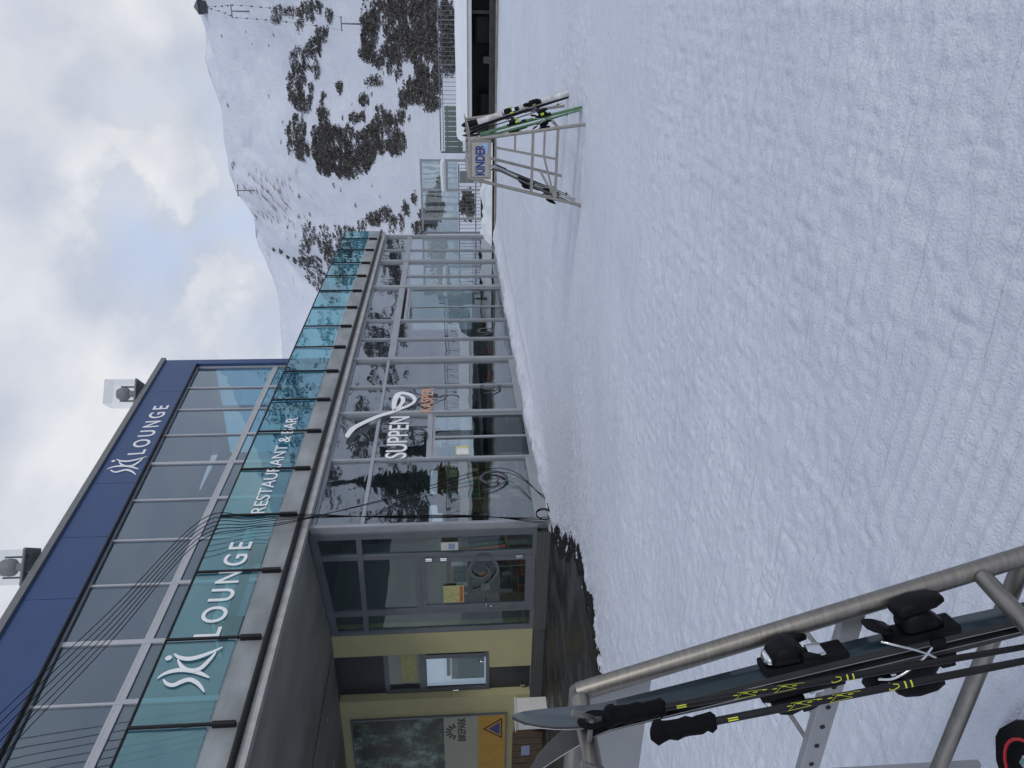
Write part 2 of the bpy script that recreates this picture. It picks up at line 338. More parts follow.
def thing(name, label, cat, loc=(0, 0, 0), M4=None, group=None):
    o = bpy.data.objects.new(name, None); COL.objects.link(o); o.empty_display_size = 0.2
    if M4 is not None: o.matrix_world = M4
    else: o.location = loc
    o['label'] = label; o['category'] = cat
    if group: o['group'] = group
    return o
def tag(o, label, cat, group=None):
    o['label'] = label; o['category'] = cat
    if group: o['group'] = group
    return o
def inv(o):
    """parts are built in world coordinates and parented to their thing with this local matrix"""
    return o.matrix_basis.inverted()
def frame(org, xd, yd):
    x = Vector(xd).normalized(); z = x.cross(Vector(yd)).normalized(); y = z.cross(x); o = Vector(org)
    return Matrix(((x.x, y.x, z.x, o.x), (x.y, y.y, z.y, o.y), (x.z, y.z, z.z, o.z), (0, 0, 0, 1)))
def text(name, body, M4, h, wscale, mat, parent, width=None, ext=0.004, shear=0.0, bold=0.0, spacing=1.0):
    """solid lettering: capital height h, fitted to width, standing on the origin of M4"""
    c = bpy.data.curves.new(name, 'FONT'); c.body = body; c.size = h/0.70; c.extrude = ext/2; c.shear = shear; c.offset = bold; c.space_character = spacing
    t = bpy.data.objects.new(name+'_tmp', c); COL.objects.link(t)
    dg = bpy.context.evaluated_depsgraph_get(); dg.update()
    me = bpy.data.meshes.new_from_object(t.evaluated_get(dg)); bpy.data.objects.remove(t)
    xs = [v.co.x for v in me.vertices]; x0, x1 = min(xs), max(xs)
    k = width/(x1-x0) if width else wscale
    for v in me.vertices: v.co.x = (v.co.x-x0)*k
    me.materials.clear(); me.materials.append(mat)
    o = bpy.data.objects.new(name, me); COL.objects.link(o); o.parent = parent
    o.matrix_local = (inv(parent) if parent and parent.parent is None else Matrix())@M4
    return o

# ------------------------------------------------------------------ noise
def hash2(ix, iy, seed):
    h = (ix.astype(np.int64)*374761393+iy.astype(np.int64)*668265263+seed*974711) & 0x7fffffff
    h = ((h ^ (h >> 13))*1274126177) & 0x7fffffff
    return ((h ^ (h >> 16)) & 0xffff)/65535.0
def vn(x, y, seed=0):
    ix = np.floor(x); iy = np.floor(y); fx = x-ix; fy = y-iy
    fx = fx*fx*(3-2*fx); fy = fy*fy*(3-2*fy)
    a = hash2(ix, iy, seed); b = hash2(ix+1, iy, seed); c = hash2(ix, iy+1, seed); d = hash2(ix+1, iy+1, seed)
    return (a*(1-fx)+b*fx)*(1-fy)+(c*(1-fx)+d*fx)*fy
def fbm(x, y, seed=0, o=4, g=0.5):
    s = 0; a = 1; t = 0
    for i in range(o): s = s+a*vn(x*2**i+17*i, y*2**i-9*i, seed+i); t += a; a *= g
    return s/t
def sst(a, b, x):
    t = np.clip((x-a)/(b-a), 0, 1); return t*t*(3-2*t)

def grid_mesh(name, P, mat, kind='structure', smooth=True):
    """P: (n,m,3) array of points"""
    n, m = P.shape[:2]; me = bpy.data.meshes.new(name)
    idx = np.arange(n*m).reshape(n, m)
    q = np.stack([idx[:-1, :-1], idx[1:, :-1], idx[1:, 1:], idx[:-1, 1:]], -1).reshape(-1, 4)
    me.vertices.add(n*m); me.vertices.foreach_set('co', P.reshape(-1).astype(np.float32))
    me.loops.add(q.size); me.loops.foreach_set('vertex_index', q.reshape(-1).astype(np.int32))
    me.polygons.add(len(q)); me.polygons.foreach_set('loop_start', np.arange(0, q.size, 4, dtype=np.int32))
    me.polygons.foreach_set('use_smooth', np.full(len(q), smooth))
    me.materials.append(mat); me.update(); me.validate()
    o = bpy.data.objects.new(name, me); COL.objects.link(o); o['kind'] = kind
    return o

# ------------------------------------------------------------------ ground
FY = 8.81        # facade plane of the ground floor
UY = 10.8        # facade plane of the upper floor
WX = 11.5        # wall of the covered entrance (faces the camera)

def entrance(X, Y):
    """signed: > 0 on the cleared forecourt under the building"""
    n = (fbm(X*0.9, Y*0.9, 5, 4)-0.5)*1.1+(fbm(X*3.5, Y*3.5, 8, 3)-0.5)*0.55
    yb = np.interp(X, [0, 4.5, 5.5, 6.8, 7.6, 8.9, 10.0, 11.2, 11.6, 40], [8.6, 8.0, 7.75, 7.45, 7.1, 7.25, 7.95, 8.65, 9.2, 9.4])
    return Y-yb-n*0.35
def ground_h(X, Y):
    big = (fbm(X*0.25, Y*0.25, 21, 3)-0.5)*0.10
    churn = sst(0.42, 0.62, fbm(X*0.55, Y*0.22, 31, 3))             # skied-out lanes run towards the building
    churn = 0.38+0.62*churn
    h = big
    r = np.hypot(X, Y)
    for wl, am, sd in ((0.9, 0.006, 41), (0.40, 0.006, 42), (0.19, 0.011, 43), (0.095, 0.0125, 44), (0.052, 0.011, 45)):
        w = vn(X/wl, Y/(wl*1.35), sd)
        h = h+am*(np.abs(w-0.5)*2)**1.4*churn
    # long ski tracks, mostly across the view
    for k in range(len(rng_t)):
        x0, y0 = rng_t[k, 0], rng_t[k, 1]; an = rng_t[k, 2]; ln = rng_t[k, 3]; w = rng_t[k, 4]
        dx, dy = math.cos(an), math.sin(an)
        s = (X-x0)*dx+(Y-y0)*dy; t = -(X-x0)*dy+(Y-y0)*dx+0.06*np.sin(s*0.9+k)
        m = sst(-ln, -ln*0.8, s)*(1-sst(ln*0.8, ln, s))
        h = h+m*(-0.011*np.exp(-(t/w)**2)+0.005*np.exp(-((np.abs(t)-2*w)/w)**2))
    # groomed corduroy left at the rack
    c = sst(0.40, 0.52, fbm(X*0.7+3, Y*0.7, 61, 2)+0.42*np.exp(-((X-1.75)/0.75)**2-((Y-1.55)/1.0)**2)-0.14)*np.exp(-((r-2.2)/1.3)**4)
    cord = 0.012*(0.5+0.5*np.sin((X+0.04*np.sin(Y*1.7))*2*math.pi/0.085))**1.5
    h = h*(1-0.6*c)+cord*c
    # bank of shovelled snow along the glass
    b = np.exp(-((Y-8.25)/0.42)**2)*sst(11.4, 12.6, X)*(1-sst(31, 33, X))
    h = h+b*(0.07+0.16*fbm(X*1.3, Y*2.2, 71, 4)*np.interp(X, [11, 15, 18, 31], [0.5, 1, 0.8, 0.5])+0.10*(fbm(X*6, Y*7, 73, 3)-0.45))
    rid = np.exp(-((Y-(7.6-0.055*(X-15)))/0.16)**2)*sst(13, 16, X)*(1-sst(24, 29, X)); h = h+rid*0.05*fbm(X*2, Y*2, 77, 3)
    d = sst(8.5, 8.72, Y)*sst(11.3, 11.6, X); h = h*(1-d)+(-0.03)*d
    e = entrance(X, Y)
    sl = sst(-0.75, 0.05, e)
    lump = 0.20*(fbm(X*6, Y*4, 91, 5, 0.62)-0.47)
    h = h*(1-sl)+(lump-0.005-0.06*sst(-0.25, 0.05, e)-0.04*sst(0.05, 0.7, e)-0.3*sst(0.6, 1.0, e))*sl
    far = sst(29.0, 29.3, X); h = h*(1-far)-0.25*far
    return h
rng_t = np.array([[random.uniform(4.6, 16), random.uniform(-4, 7), math.pi/2+random.gauss(0, 0.35), random.uniform(0.2, 0.8), random.uniform(0.012, 0.02)] for _ in range(9)])
az = np.linspace(math.radians(-46), math.radians(88), 1050)
rr = np.concatenate([np.linspace(0.15, 0.9, 12), np.exp(np.linspace(math.log(0.93), math.log(46), 1050))])
A, Rr = np.meshgrid(az, rr); GX, GY = Rr*np.cos(A), Rr*np.sin(A)
GZ = ground_h(GX, GY)
grid_mesh('snow_ground', np.stack([GX, GY, GZ], -1), M['snow'])
def gz(x, y): return float(ground_h(np.array([[x]]), np.array([[y]]))[0, 0])

m = MB(); m.box((-2, 6.5, -0.30), (WX-0.02, 22, -0.035)); o = m.build('pavement', M['asphalt']); o['kind'] = 'structure'
M['slush'] = pm('black wet slush', (0.012, 0.012, 0.014), 0.22, 0, 0.4, 9, 0.5, 50)
a, b = np.meshgrid(np.linspace(3.5, 11.4, 420), np.linspace(6.3, 9.6, 260))
e_ = entrance(a, b); zz = -.034-.05+(.062+.07*(fbm(a*9, b*6, 55, 4, .6)-.5))*sst(-.5, -.1, e_)*(1-sst(.25, .75, e_+.5*(fbm(a*3, b*1.2, 57, 3)-.5)))
o = grid_mesh('slush', np.stack([a, b, zz], -1), M['slush'])
# base land behind and around, one wide sheet that reaches the horizon
gx = np.linspace(-4200, 4200, 60); a, b = np.meshgrid(gx, gx)
grid_mesh('valley_ground', np.stack([a, b, np.full_like(a, -3.0)], -1), M['snowfar'])

# ------------------------------------------------------------------ mountains
def azel(x, y):
    d = ray(x, y); return math.atan2(d.y, d.x), math.atan2(d.z, math.hypot(d.x, d.y))
def ridge_fn(pix, before, after):
    pts = sorted([azel(*p) for p in pix]+[(math.radians(a), math.radians(e)) for a, e in before+after])
    xs = np.array([p[0] for p in pts]); ys = np.array([p[1] for p in pts])
    return lambda a: np.interp(a, xs, ys)
front = ridge_fn([(200, 5), (203, 20), (209, 40), (216, 60), (220, 75), (222, 110), (224, 145), (229, 175), (237, 193), (245, 204), (253, 216), (259, 232), (264, 243), (272, 252), (283, 257), (291, 264), (300, 275), (309, 284), (318, 293), (345, 320), (372, 365)],
                 [(-120, 9), (-75, 9), (-52, 8), (-40, 10), (-30, 14.5), (-20, 18), (-8, 19)], [(40, 1.0), (90, 1.0)])
back = ridge_fn([(205, 60), (225, 120), (240, 190), (252, 212), (258, 244), (266, 262), (274, 279), (279, 300), (281, 330), (283, 360), (288, 420), (300, 600)],
                [(-40, 12), (-10, 14)], [(80, 7), (110, 6)])
SBA, SBE = azel(268, 200)
def sun_bump(A, E):  # local relief added to imitate a sunlit patch on the slope
    g = np.exp(-((A-SBA)/0.045)**2-((E-SBE)/0.055)**2)
    return g*((fbm(A*170+E*150, E*40, 33, 4)-0.5)*0.055)
def mountain(name, rf, a0, a1, na, ns, r0, r1, e0, amp, seed):
    az = np.linspace(math.radians(a0), math.radians(a1), na); s = np.linspace(0, 1.0, ns)
    A, Sx = np.meshgrid(az, s)
    top = rf(A)+ (fbm(A*40, A*0, seed+5, 3)-0.5)*0.004
    E = math.radians(e0)+Sx*(top-math.radians(e0))
    rad = r0+(r1-r0)*Sx**0.9
    # relief: gullies and hummocks pushed along the line of sight
    rel = (fbm(A*9, Sx*5, seed, 5)-0.5)*2*amp+(fbm(A*60, Sx*22, seed+9, 4)-0.5)*amp*0.35
    rel = rel+sun_bump(A, E)
    rad = rad*(1+rel*np.minimum(1, Sx*5+0.15))
    P = np.stack([rad*np.cos(A), rad*np.sin(A), CH+rad*np.tan(E)], -1)
    # far side, so that the ridge is a real crest
    bk = P[-1:].copy(); out = [P]
    for k, (dr, dz) in enumerate(((0.05, -0.03), (0.25, -0.2), (0.6, -0.6))):
        q = bk.copy(); q[..., 0] *= 1+dr; q[..., 1] *= 1+dr; q[..., 2] = bk[..., 2]*(1+dz)-2*(k > 1); out.append(q)
    grid_mesh(name, np.concatenate(out, 0), M['snowfar'])
    def at(x, y):
        a, e = azel(x, y); return atae(a, e)
    def atae(a, e):
        t = float(rf(np.array([a]))[0]); s_ = (e-math.radians(e0))/(t-math.radians(e0))
        if not 0.0 < s_ < 0.985: return None
        Aa, Ss = np.array([[a]]), np.array([[s_]])
        rl = (fbm(Aa*9, Ss*5, seed, 5)-0.5)*2*amp+(fbm(Aa*60, Ss*22, seed+9, 4)-0.5)*amp*0.35
        r = (r0+(r1-r0)*s_**0.9)*(1+(float(rl[0, 0])+float(np.ravel(sun_bump(Aa, np.array([[e]])))[0]))*min(1, s_*5+0.15))
        return Vector((r*math.cos(a), r*math.sin(a), CH+r*math.tan(e)))
    return at, atae
mt_at, mt_ae = mountain('mountain', front, -118, 85, 700, 260, 52, 620, -2.2, 0.055, 3)
mountain('far_mountain', back, -40, 108, 260, 90, 700, 1300, 0.0, 0.05, 13)

# mountain pine: masses of bushes (stuff) and the single bushes one can tell apart
def clump(size, nq=30, mats=2, flat=0.75):
    """many leaf-sprays through an uneven volume"""
    b = MB()
    for i in range(nq):
        while True:
            p = Vector((random.uniform(-1, 1), random.uniform(-1, 1), random.uniform(-0.15, 1)))
            if p.x**2+p.y**2+(p.z*0.95)**2 < 1: break
        p = Vector((p.x*size, p.y*size, p.z*size*flat)); s_ = size*random.uniform(0.16, 0.36)
        d = Vector((random.gauss(0, 1), random.gauss(0, 1), random.gauss(0, 1))).normalized(); e = d.orthogonal().normalized(); e.rotate(Matrix.Rotation(random.uniform(0, 6.3), 3, d)); g = d.cross(e)
        b.add([p+e*s_, p+g*s_*0.7, p-e*s_*0.8, p-g*s_*0.6], [(0, 1, 2, 3)], 0 if random.random() < 0.72 else 1)
    return b
patches = [  # x, y, rx, ry (photo), tilt, density
    (277, 15, 5, 10, 0.2, 1), (300, 14, 16, 5, 0.25, 1), (313, 8, 10, 8, 0, .8), (300, 22, 4, 9, 0, .8),
    (330, 18, 4, 10, 0, 1), (322, 34, 6, 12, 0.4, 1), (312, 54, 8, 15, 0.3, 1), (316, 70, 5, 8, 0, .8),
    (299, 62, 8, 14, 0, 1), (297, 85, 9, 20, 0, 1), (303, 104, 8, 10, 0, .8), (311, 92, 3, 10, 0, .8), (340, 83, 3, 9, 0, 1), (324, 100, 3, 7, 0, .9), (325, 118, 5, 10, 0, .8), (321, 112, 4, 6, 0, .8),
    (297, 130, 9, 15, 0, 1), (302, 148, 7, 12, 0, 1), (290, 145, 3, 8, 0, .7), (318, 135, 6, 10, 0, 1),
    (329, 148, 16, 22, 0, 1), (340, 160, 12, 12, 0, 1), (335, 135, 12, 9, 0, 1), (350, 140, 5, 14, 0, .8), (325, 168, 8, 6, 0, .8),
    (358, 165, 15, 9, -0.5, 1), (345, 172, 8, 5, 0, 1), (371, 155, 5, 8, 0, .8), (362, 150, 6, 8, 0, .8),
    (373, 138, 10, 13, 0, 1), (383, 125, 14, 9, -.3, 1), (397, 142, 9, 12, 0, 1), (393, 118, 16, 6, 0, 1), (388, 148, 10, 7, 0, 1), (380, 112, 5, 7, 0, .9),
    (358, 118, 8, 6, 0, 1), (366, 100, 5, 4, 0, .8), (360, 136, 6, 4, 0, .8),
    (372, 20, 10, 10, 0, 1), (370, 38, 8, 12, 0, 1), (366, 52, 6, 8, 0, 1), (378, 60, 6, 6, 0, 1), (398, 5, 20, 10, 0, 1), (396, 24, 12, 16, 0, 1), (402, 45, 16, 16, 0, 1), (390, 55, 10, 10, 0, 1), (396, 70, 8, 9, 0, .8), (375, 82, 8, 4, 0, .6),
    (425, 12, 14, 14, 0, 1), (422, 35, 16, 15, 0, 1), (426, 60, 14, 16, 0, 1), (430, 84, 12, 14, 0, 1), (417, 80, 8, 10, 0, .9), (416, 95, 10, 8, 0, 1), (433, 104, 8, 6, 0, .8), (410, 88, 6, 8, 0, .7), (448, 18, 7, 18, 0, 1), (450, 50, 7, 22, 0, 1), (404, 100, 6, 8, 0, .8),
    (386, 212, 6, 7, .3, 1), (375, 219, 8, 6, .3, 1), (392, 224, 6, 8, 0, 1), (402, 222, 3, 8, 0, .8), (406, 209, 3, 6, 0, 1), (415, 198, 2.5, 4, 0, 1), (363, 226, 5, 5, 0, .7),
    (436, 203, 8, 12, -.3, 1), (428, 218, 10, 8, 0, 1), (420, 228, 7, 7, 0, 1), (441, 184, 3, 5, 0, .8), (470, 205, 5, 8, 0, .8),
    (310, 232, 7, 12, 0, 1), (305, 250, 5, 10, 0, .9), (314, 266, 8, 10, 0, 1), (310, 280, 6, 8, 0, 1), (325, 240, 7, 14, 0, 1), (331, 258, 6, 14, 0, .9), (338, 236, 5, 10, 0, .8), (322, 285, 6, 14, 0, 1), (345, 250, 7, 10, 0, .9), (350, 232, 6, 6, 0, .7), (340, 278, 8, 12, 0, .8), (302, 262, 4, 5, 0, .7), (330, 300, 10, 10, 0, .8)]
mass = MB()
def scatter(fn, n, size):
    k = 0
    for i in range(n):
        p = fn()
        if p is None: continue
        c = clump(random.uniform(*size)*0.5, 22)
        o = len(mass.v); p = p-Vector((0, 0, 0.3))
        mass.v += [(v[0]+p.x, v[1]+p.y, v[2]+p.z) for v in c.v]; mass.f += [tuple(o+j for j in f) for f in c.f]; mass.mi += c.mi; mass.sm += c.sm; k += 1
    return k
def inpatch(cx, cy, rx, ry, t):
    def f():
        a = random.uniform(0, 6.283); q = math.sqrt(random.random())*1.08; u, v = rx*q*math.cos(a), ry*q*math.sin(a)
        x, y = cx+u*math.cos(t)-v*math.sin(t), cy+u*math.sin(t)+v*math.cos(t)
        if vn(np.array([x*0.16]), np.array([y*0.16]), 4)[0] < 0.10+0.16*q: return None
        return mt_at(x, y)
    return f
for cx, cy, rx, ry, t, dn in patches:
    scatter(inpatch(cx, cy, rx, ry, t), int(rx*ry*1.7*dn)+5, (1.7, 4.2) if cx < 380 else (1.3, 3.2))
for i in range(90):      # groves out of the frame to the right, mirrored in the glass
    a0 = random.uniform(-105, -1); e0 = random.uniform(0.5, 7.5) if i % 2 else random.uniform(4, 14); a0 = a0 if i % 2 else random.uniform(-45, -3); ra = random.uniform(1, 3.5); re_ = random.uniform(0.3, 1.1)
    scatter(lambda: mt_ae(math.radians(a0+random.gauss(0, ra*0.5)), math.radians(e0+random.gauss(0, re_*0.5))), int(26*ra*re_)+8, (3.0, 6.0))
o = mass.build('mountain_pine_thicket', [M['pine'], M['pineg']], recalc=False); o['kind'] = 'stuff'

protos = []
spots = [(269, 96), (228, 105), (234, 163), (246, 31), (269, 45), (274, 35), (415, 198), (409, 214), (334, 185), (252, 43), (310, 107), (384, 73), (365, 82), (389, 22), (283, 122), (286, 132), (281, 142), (343, 118), (399, 90), (222, 36), (318, 160), (407, 108), (352, 104), (372, 95), (341, 190), (372, 185), (300, 196), (292, 222), (299, 216), (288, 228), (296, 236), (310, 214), (356, 205), (380, 196)]
desc = ['dark grey', 'hoary', 'brownish', 'frosted']
where = ['on the open snow slope below the ridge', 'on the snow between the pine thickets', 'on the lower snow slope near the shelter', 'near the crest of the mountain', 'beside the chairlift line']
G = 'single mountain pines dotted on the snow slope'
for i, (x, y) in enumerate(spots):
    p = mt_at(x, y)
    if p is None: continue
    d = (p-CP).length
    if len(protos) < 6:
        me = clump(1.0, 36).build('mountain_pine', [M['pine'], M['pineg']], recalc=False); protos.append(me); ob = me
    else:
        ob = protos[i % 6].copy(); COL.objects.link(ob)
    ob.location = p-Vector((0, 0, 0.2)); s_ = random.uniform(0.9, 1.7)*d/450*(.75 if x < 275 else 1); ob.scale = (s_*1.2, s_*1.2, s_); ob.rotation_euler.z = random.uniform(0, 6)
    tag(ob, 'small dark mountain pine standing alone on the white snow slope', 'bush', G)

# rocks of the spur
for i, (x, y) in enumerate([(291, 259), (284, 256), (289, 266), (277, 251), (270, 249), (297, 262), (301, 268), (293, 272), (280, 262), (286, 268), (276, 258)]):
    p = mt_at(x+4, y)
    if p is None: continue
    bm = bmesh.new(); bmesh.ops.create_icosphere(bm, subdivisions=2, radius=1)
    for v in bm.verts: v.co *= random.uniform(0.7, 1.25)
    b = MB(); b.bm(bm); bm.free(); ob = b.build('rock', M['rock']); d = (p-CP).length
    ob.location = p; s_ = random.uniform(1.0, 2.2)*d/500*(1.8 if i == 0 else 1); ob.scale = (s_, s_*1.5, s_*0.8)
    tag(ob, 'dark rock outcrop breaking through the snow on the spur behind the terrace', 'rock', 'rocks on the snowy spur')

# ------------------------------------------------------------------ chairlift
def pylon(x, y, h, lab):
    p = mt_at(x, y)
    d = (p-CP); u = Vector((d.y, -d.x, 0)).normalized()
    t = thing('lift_pylon', lab, 'lift pylon', p, group='chairlift pylons on the slope'); b = MB()
    b.tube([(0, 0, -1), (0, 0, h)], [h*0.05, h*0.032], 8); b.build('mast', M['lampgrey'], t)
    b = MB(); b.bar(-u*h*0.32+Vector((0, 0, h)), u*h*0.32+Vector((0, 0, h)), h*0.05, h*0.05); b.build('crossarm', M['lampgrey'], t)
    for s_ in (-1, 1):
        b = MB(); c = u*s_*h*0.31+Vector((0, 0, h*0.98)); f = d.normalized()
        b.bar(c-f*h*0.12, c+f*h*0.12, h*0.05, h*0.06); b.build('sheave_row', M['black'], t)
    return p+u*h*0.31+Vector((0, 0, h*1.02)), p-u*h*0.31+Vector((0, 0, h*1.02))
py = [pylon(250, 11.5, 11, 'grey T-shaped lift pylon highest up, near the ridge'), pylon(293, 15, 9.5, 'grey T-shaped lift pylon beside the dark pine streak in mid slope'), pylon(361, 24, 7.5, 'tall grey T-shaped lift pylon lowest on the slope'),
      pylon(255, 190.5, 12, 'thin lone grey lift pylon on the sunny shoulder of the mountain')]
top = mt_at(208, 7)
line = [[top+Vector((0, 0, 4)), py[0][k], py[1][k], py[2][k]] for k in (0, 1)]
for k, nm in ((0, 'first'), (1, 'second')):
    b = MB(); pts = []
    for a, c in zip(line[k][:-1], line[k][1:]):
        for j in range(8):
            t = j/8; p = a.lerp(c, t); p = p-Vector((0, 0, 4*t*(1-t)*(a-c).length*0.02)); pts.append(p)
    pts.append(line[k][-1]); b.tube(pts, 0.05, 5)
    tag(b.build('lift_cable', M['black']), ['lift cable nearer the photo edge, running from ridge to lowest pylon', 'lift cable on the inner side, running from ridge to lowest pylon'][k], 'cable', 'chairlift cables')
    line[k] = pts
cm = MB(); cm.box((-0.9, -0.3, -2.4), (0.9, 0.3, -2.15)); cm.box((-0.9, 0.2, -2.2), (0.9, 0.35, -1.4)); cm.tube([(0, 0, 0), (0, 0, -2.2)], 0.09, 6)
first = None
for k in (0, 1):
    P = line[k]
    for j in range(12):
        q = (j+0.4+0.4*k)/12*(len(P)-1)*0.86; i0 = int(q); p = P[i0].lerp(P[min(i0+1, len(P)-1)], q-i0)
        if first is None: ob = first = cm.build('lift_chair', M['black'])
        else: ob = first.copy(); COL.objects.link(ob)
        ob.location = p; ob.rotation_euler.z = 0.2
        tag(ob, 'tiny dark chair hanging from the chairlift cable above the slope', 'lift chair', 'chairs on the lift')
t = thing('lift_station', 'small dark lift top station on the mountain ridge', 'lift station', mt_at(206, 7)+Vector((0, 0, 0)))
b = MB(); b.box((-5, -4, -3), (5, 4, 4)); b.build('wall', M['darkpanel'], t)
b = MB(); b.prism([(-5, 4.02), (5, 4.02), (0, 7)], 0, -6, 6); b.build('roof', M['lampgrey'], t)

# ------------------------------------------------------------------ the restaurant building
B = thing('restaurant_building', 'modern two-storey ski restaurant with glass ground floor, balcony and blue sloping fascia', 'building')
def part(mb, name, mat, parent=None, **k): return mb.build(name, mat, parent or B, **k)

# slab, edge and soffit
SX0, SX1 = -1.0, 31.1
SLY = 8.60
m = MB(); m.box((SX0, SLY+0.06, 4.62), (SX1, 17.3, 4.98)); part(m, 'terrace_slab', M['concrete'])
m = MB(); m.box((SX0, SLY, 4.655), (SX1, SLY+0.055, 5.04)); part(m, 'slab_edge_band', M['concrete'])
for k in range(12): pass
m = MB(); m.tube([(SX0, SLY-0.03, 4.60), (SX1, SLY-0.03, 4.60)], 0.045, 8); part(m, 'gutter', M['black'])
m = MB(); m.box((SX0, SLY+0.02, 4.44), (SX1, SLY+0.16, 4.56))
part(m, 'drip_edge', M['concl'])
m = MB()   # sloping soffit then flat ceiling over the covered entrance
m.prism([(SLY+0.17, 4.50), (11.4, 4.27), (19, 4.27), (19, 4.61), (SLY+0.17, 4.61)], 0, SX0, WX-0.002); part(m, 'soffit', M['soffit'])
m = MB(); m.box((SX0, 11.72, 4.262), (WX-0.15, 11.735, 4.268)); part(m, 'ceiling_joint', M['black'])
for (x, y) in [(326.5, 720), (333, 763)]:
    p = on(x, y, 2, 4.262)
    t = thing('downlight', ['round recessed downlight nearer the yellow wall corner in the dark ceiling', 'round recessed downlight at the edge of the photo in the dark ceiling'][0 if y < 740 else 1], 'downlight', (p.x, p.y, 4.268), group='ceiling downlights')
    b = MB(); b.tube([(0, 0, 0), (0, 0, -0.012)], 0.10, 20); b.build('trim_ring', M['steel'], t)
    b = MB(); b.tube([(0, 0, -0.0125), (0, 0, -0.016)], 0.075, 20); b.build('lens', M['paperyel'], t)

# ground floor curtain wall ------------------------------------------------
posts = [11.54, 13.91, 15.93, 17.36, 18.96, 20.39, 21.83, 24.8, 27.68, 29.15, 31.05]
heavy = {11.54: .17, 15.93: .11, 18.96: .14, 24.8: .20, 27.68: .15, 31.05: .16}
ZT = 4.44
def bay(i):
    x0, x1 = posts[i], posts[i+1]; near = x0 < 18.9
    zt = 3.50 if near else 3.44; th = 0.07 if near else 0.19
    door = i in (1, 6, 7); zb = 0.24 if near and not door else 0.10
    w0 = heavy.get(x0, .06); w1 = heavy.get(x1, .06)
    fr = MB()
    d0, d1 = FY-0.02, FY+0.09
    # posts: half belongs to this bay
    fr.box((x0-(w0/2 if i else 0.0), d0-(0.03 if w0 > .1 else 0), 0), (x0+w0/2, d1, ZT))
    if i == len(posts)-2: fr.box((x1-w1/2, d0-0.03, 0), (x1+w1/2, d1, ZT))
    a, c = x0+w0/2+.001, x1-w1/2-.001
    fr.box((a, d0+.004, 0.0), (c, d1-.004, zb)); fr.box((a, d0+.004, ZT-0.07), (c, d1-.004, ZT)); fr.box((a, d0+.002, zt-th/2), (c, d1-.002, zt+th/2))
    if i == 7:     # upper light of this bay is undivided, lower one has a stile
        fr.box((26.02-.03, d0+.006, zb+.001), (26.02+.03, d1-.006, zt-th/2-.001))
    f = part(fr, 'window', [M['alu']])
    def pane(xa, xb, za, zb_, nm='pane', mat='glass'):
        p = MB(); tx, tz = random.gauss(0, .0035), random.gauss(0, .0035)
        xm, zm = (xa+xb)/2, (za+zb_)/2; p.box((xa+.004, FY+.03, za+.004), (xb-.004, FY+.04, zb_-.004)); p.v = [(v[0], v[1]+(v[0]-xm)*tx+(v[2]-zm)*tz, v[2]) for v in p.v]; return p.build(nm, M[mat], f)
    pane(a, c, zt+th/2, ZT-.07)
    if not door: pane(a, c, zb, zt-th/2)
    elif i == 7: pane(a, 26.02-.03, zb, zt-th/2); pane(26.02+.03, c, zb, zt-th/2)
    else:
        dz = 2.30 if i == 1 else 3.16
        l = MB(); l.box((a, d0+.005, dz-.05 if i == 1 else dz), (c, d1-.005, dz+.07 if i == 1 else dz+.09)); l.build('lintel', M['alu'], f)
        if i == 1: pane(a, c, dz+.07, zt-th/2)
        mid = 14.83 if i == 1 else 23.0
        zt2 = dz-.05 if i == 1 else dz
        e = c if i == 1 else c
        lv = [(a, mid), (mid, e)]
        for k, (xa, xb) in enumerate(lv):
            q = MB(); s_ = .045
            yy0, yy1 = FY+.005+.012*k, FY+.05+.012*k
            q.box((xa+.003, yy0, 0.02), (xa+s_, yy1, zt2-.004)); q.box((xb-s_, yy0, 0.02), (xb-.003, yy1, zt2-.004))
            q.box((xa+s_+.001, yy0+.002, 0.02), (xb-s_-.001, yy1-.002, 0.13)); q.box((xa+s_+.001, yy0+.002, zt2-.065), (xb-s_-.001, yy1-.002, zt2-.006))
            dd = part(q, 'sliding_door', M['alu'])
            g = MB(); g.box((xa+s_+.003, yy0+.018, .133), (xb-s_-.003, yy0+.026, zt2-.068)); g.build('pane', M['glassd'], dd)
        if i == 1:
            s_ = MB(); s_.bbox((14.7, FY-.06, 2.36), (14.95, FY-.022, 2.44), .01); s_.build('sensor', M['black'], f)
for i in range(len(posts)-1): bay(i)
m = MB(); m.box((WX+.1, FY+.0, -0.2), (31.1, FY+.1, -0.003)); m.box((WX+.1, FY-.10, -.2), (31.1, FY-.025, -.04)); part(m, 'plinth', M['wood'])

# entrance wall (faces the camera): glazed door screen, yellow walls, dark recessed door
def scr(y0, z0, y1, z1, mb, d=0.10, off=0.0, mi=0): mb.box((WX+off, y0, z0), (WX+off+d, y1, z1), mi)
fr = MB()
ys = [8.96, 9.50, 10.85, 11.40]
def ctop(y): return 4.50+(4.27-4.50)*(y-8.77)/(11.4-8.77)-.012
yl = [8.9, 9.42, 10.80, 11.33]; wl = [.13, .10, .12, .09]
for y, w in zip(yl, wl):
    z1 = ctop(y+w); fr.prism([(y, .22), (y+w, .22), (y+w, ctop(y+w)), (y, ctop(y))], 0, WX, WX+.10)
for k in range(3):
    a, c = yl[k]+wl[k]+.001, yl[k+1]-.001
    fr.prism([(a, ctop(a)-.14), (c, ctop(c)-.14), (c, ctop(c)), (a, ctop(a))], 0, WX+.003, WX+.097)
    scr(a, 3.52, c, 3.62, fr, .094, .003); scr(a, .22, c, .30 if k != 1 else .235, fr, .094, .003)
    if k == 1: scr(a, 2.44, c, 2.55, fr, .094, .003)
f = part(fr, 'entrance_screen', M['alud'])
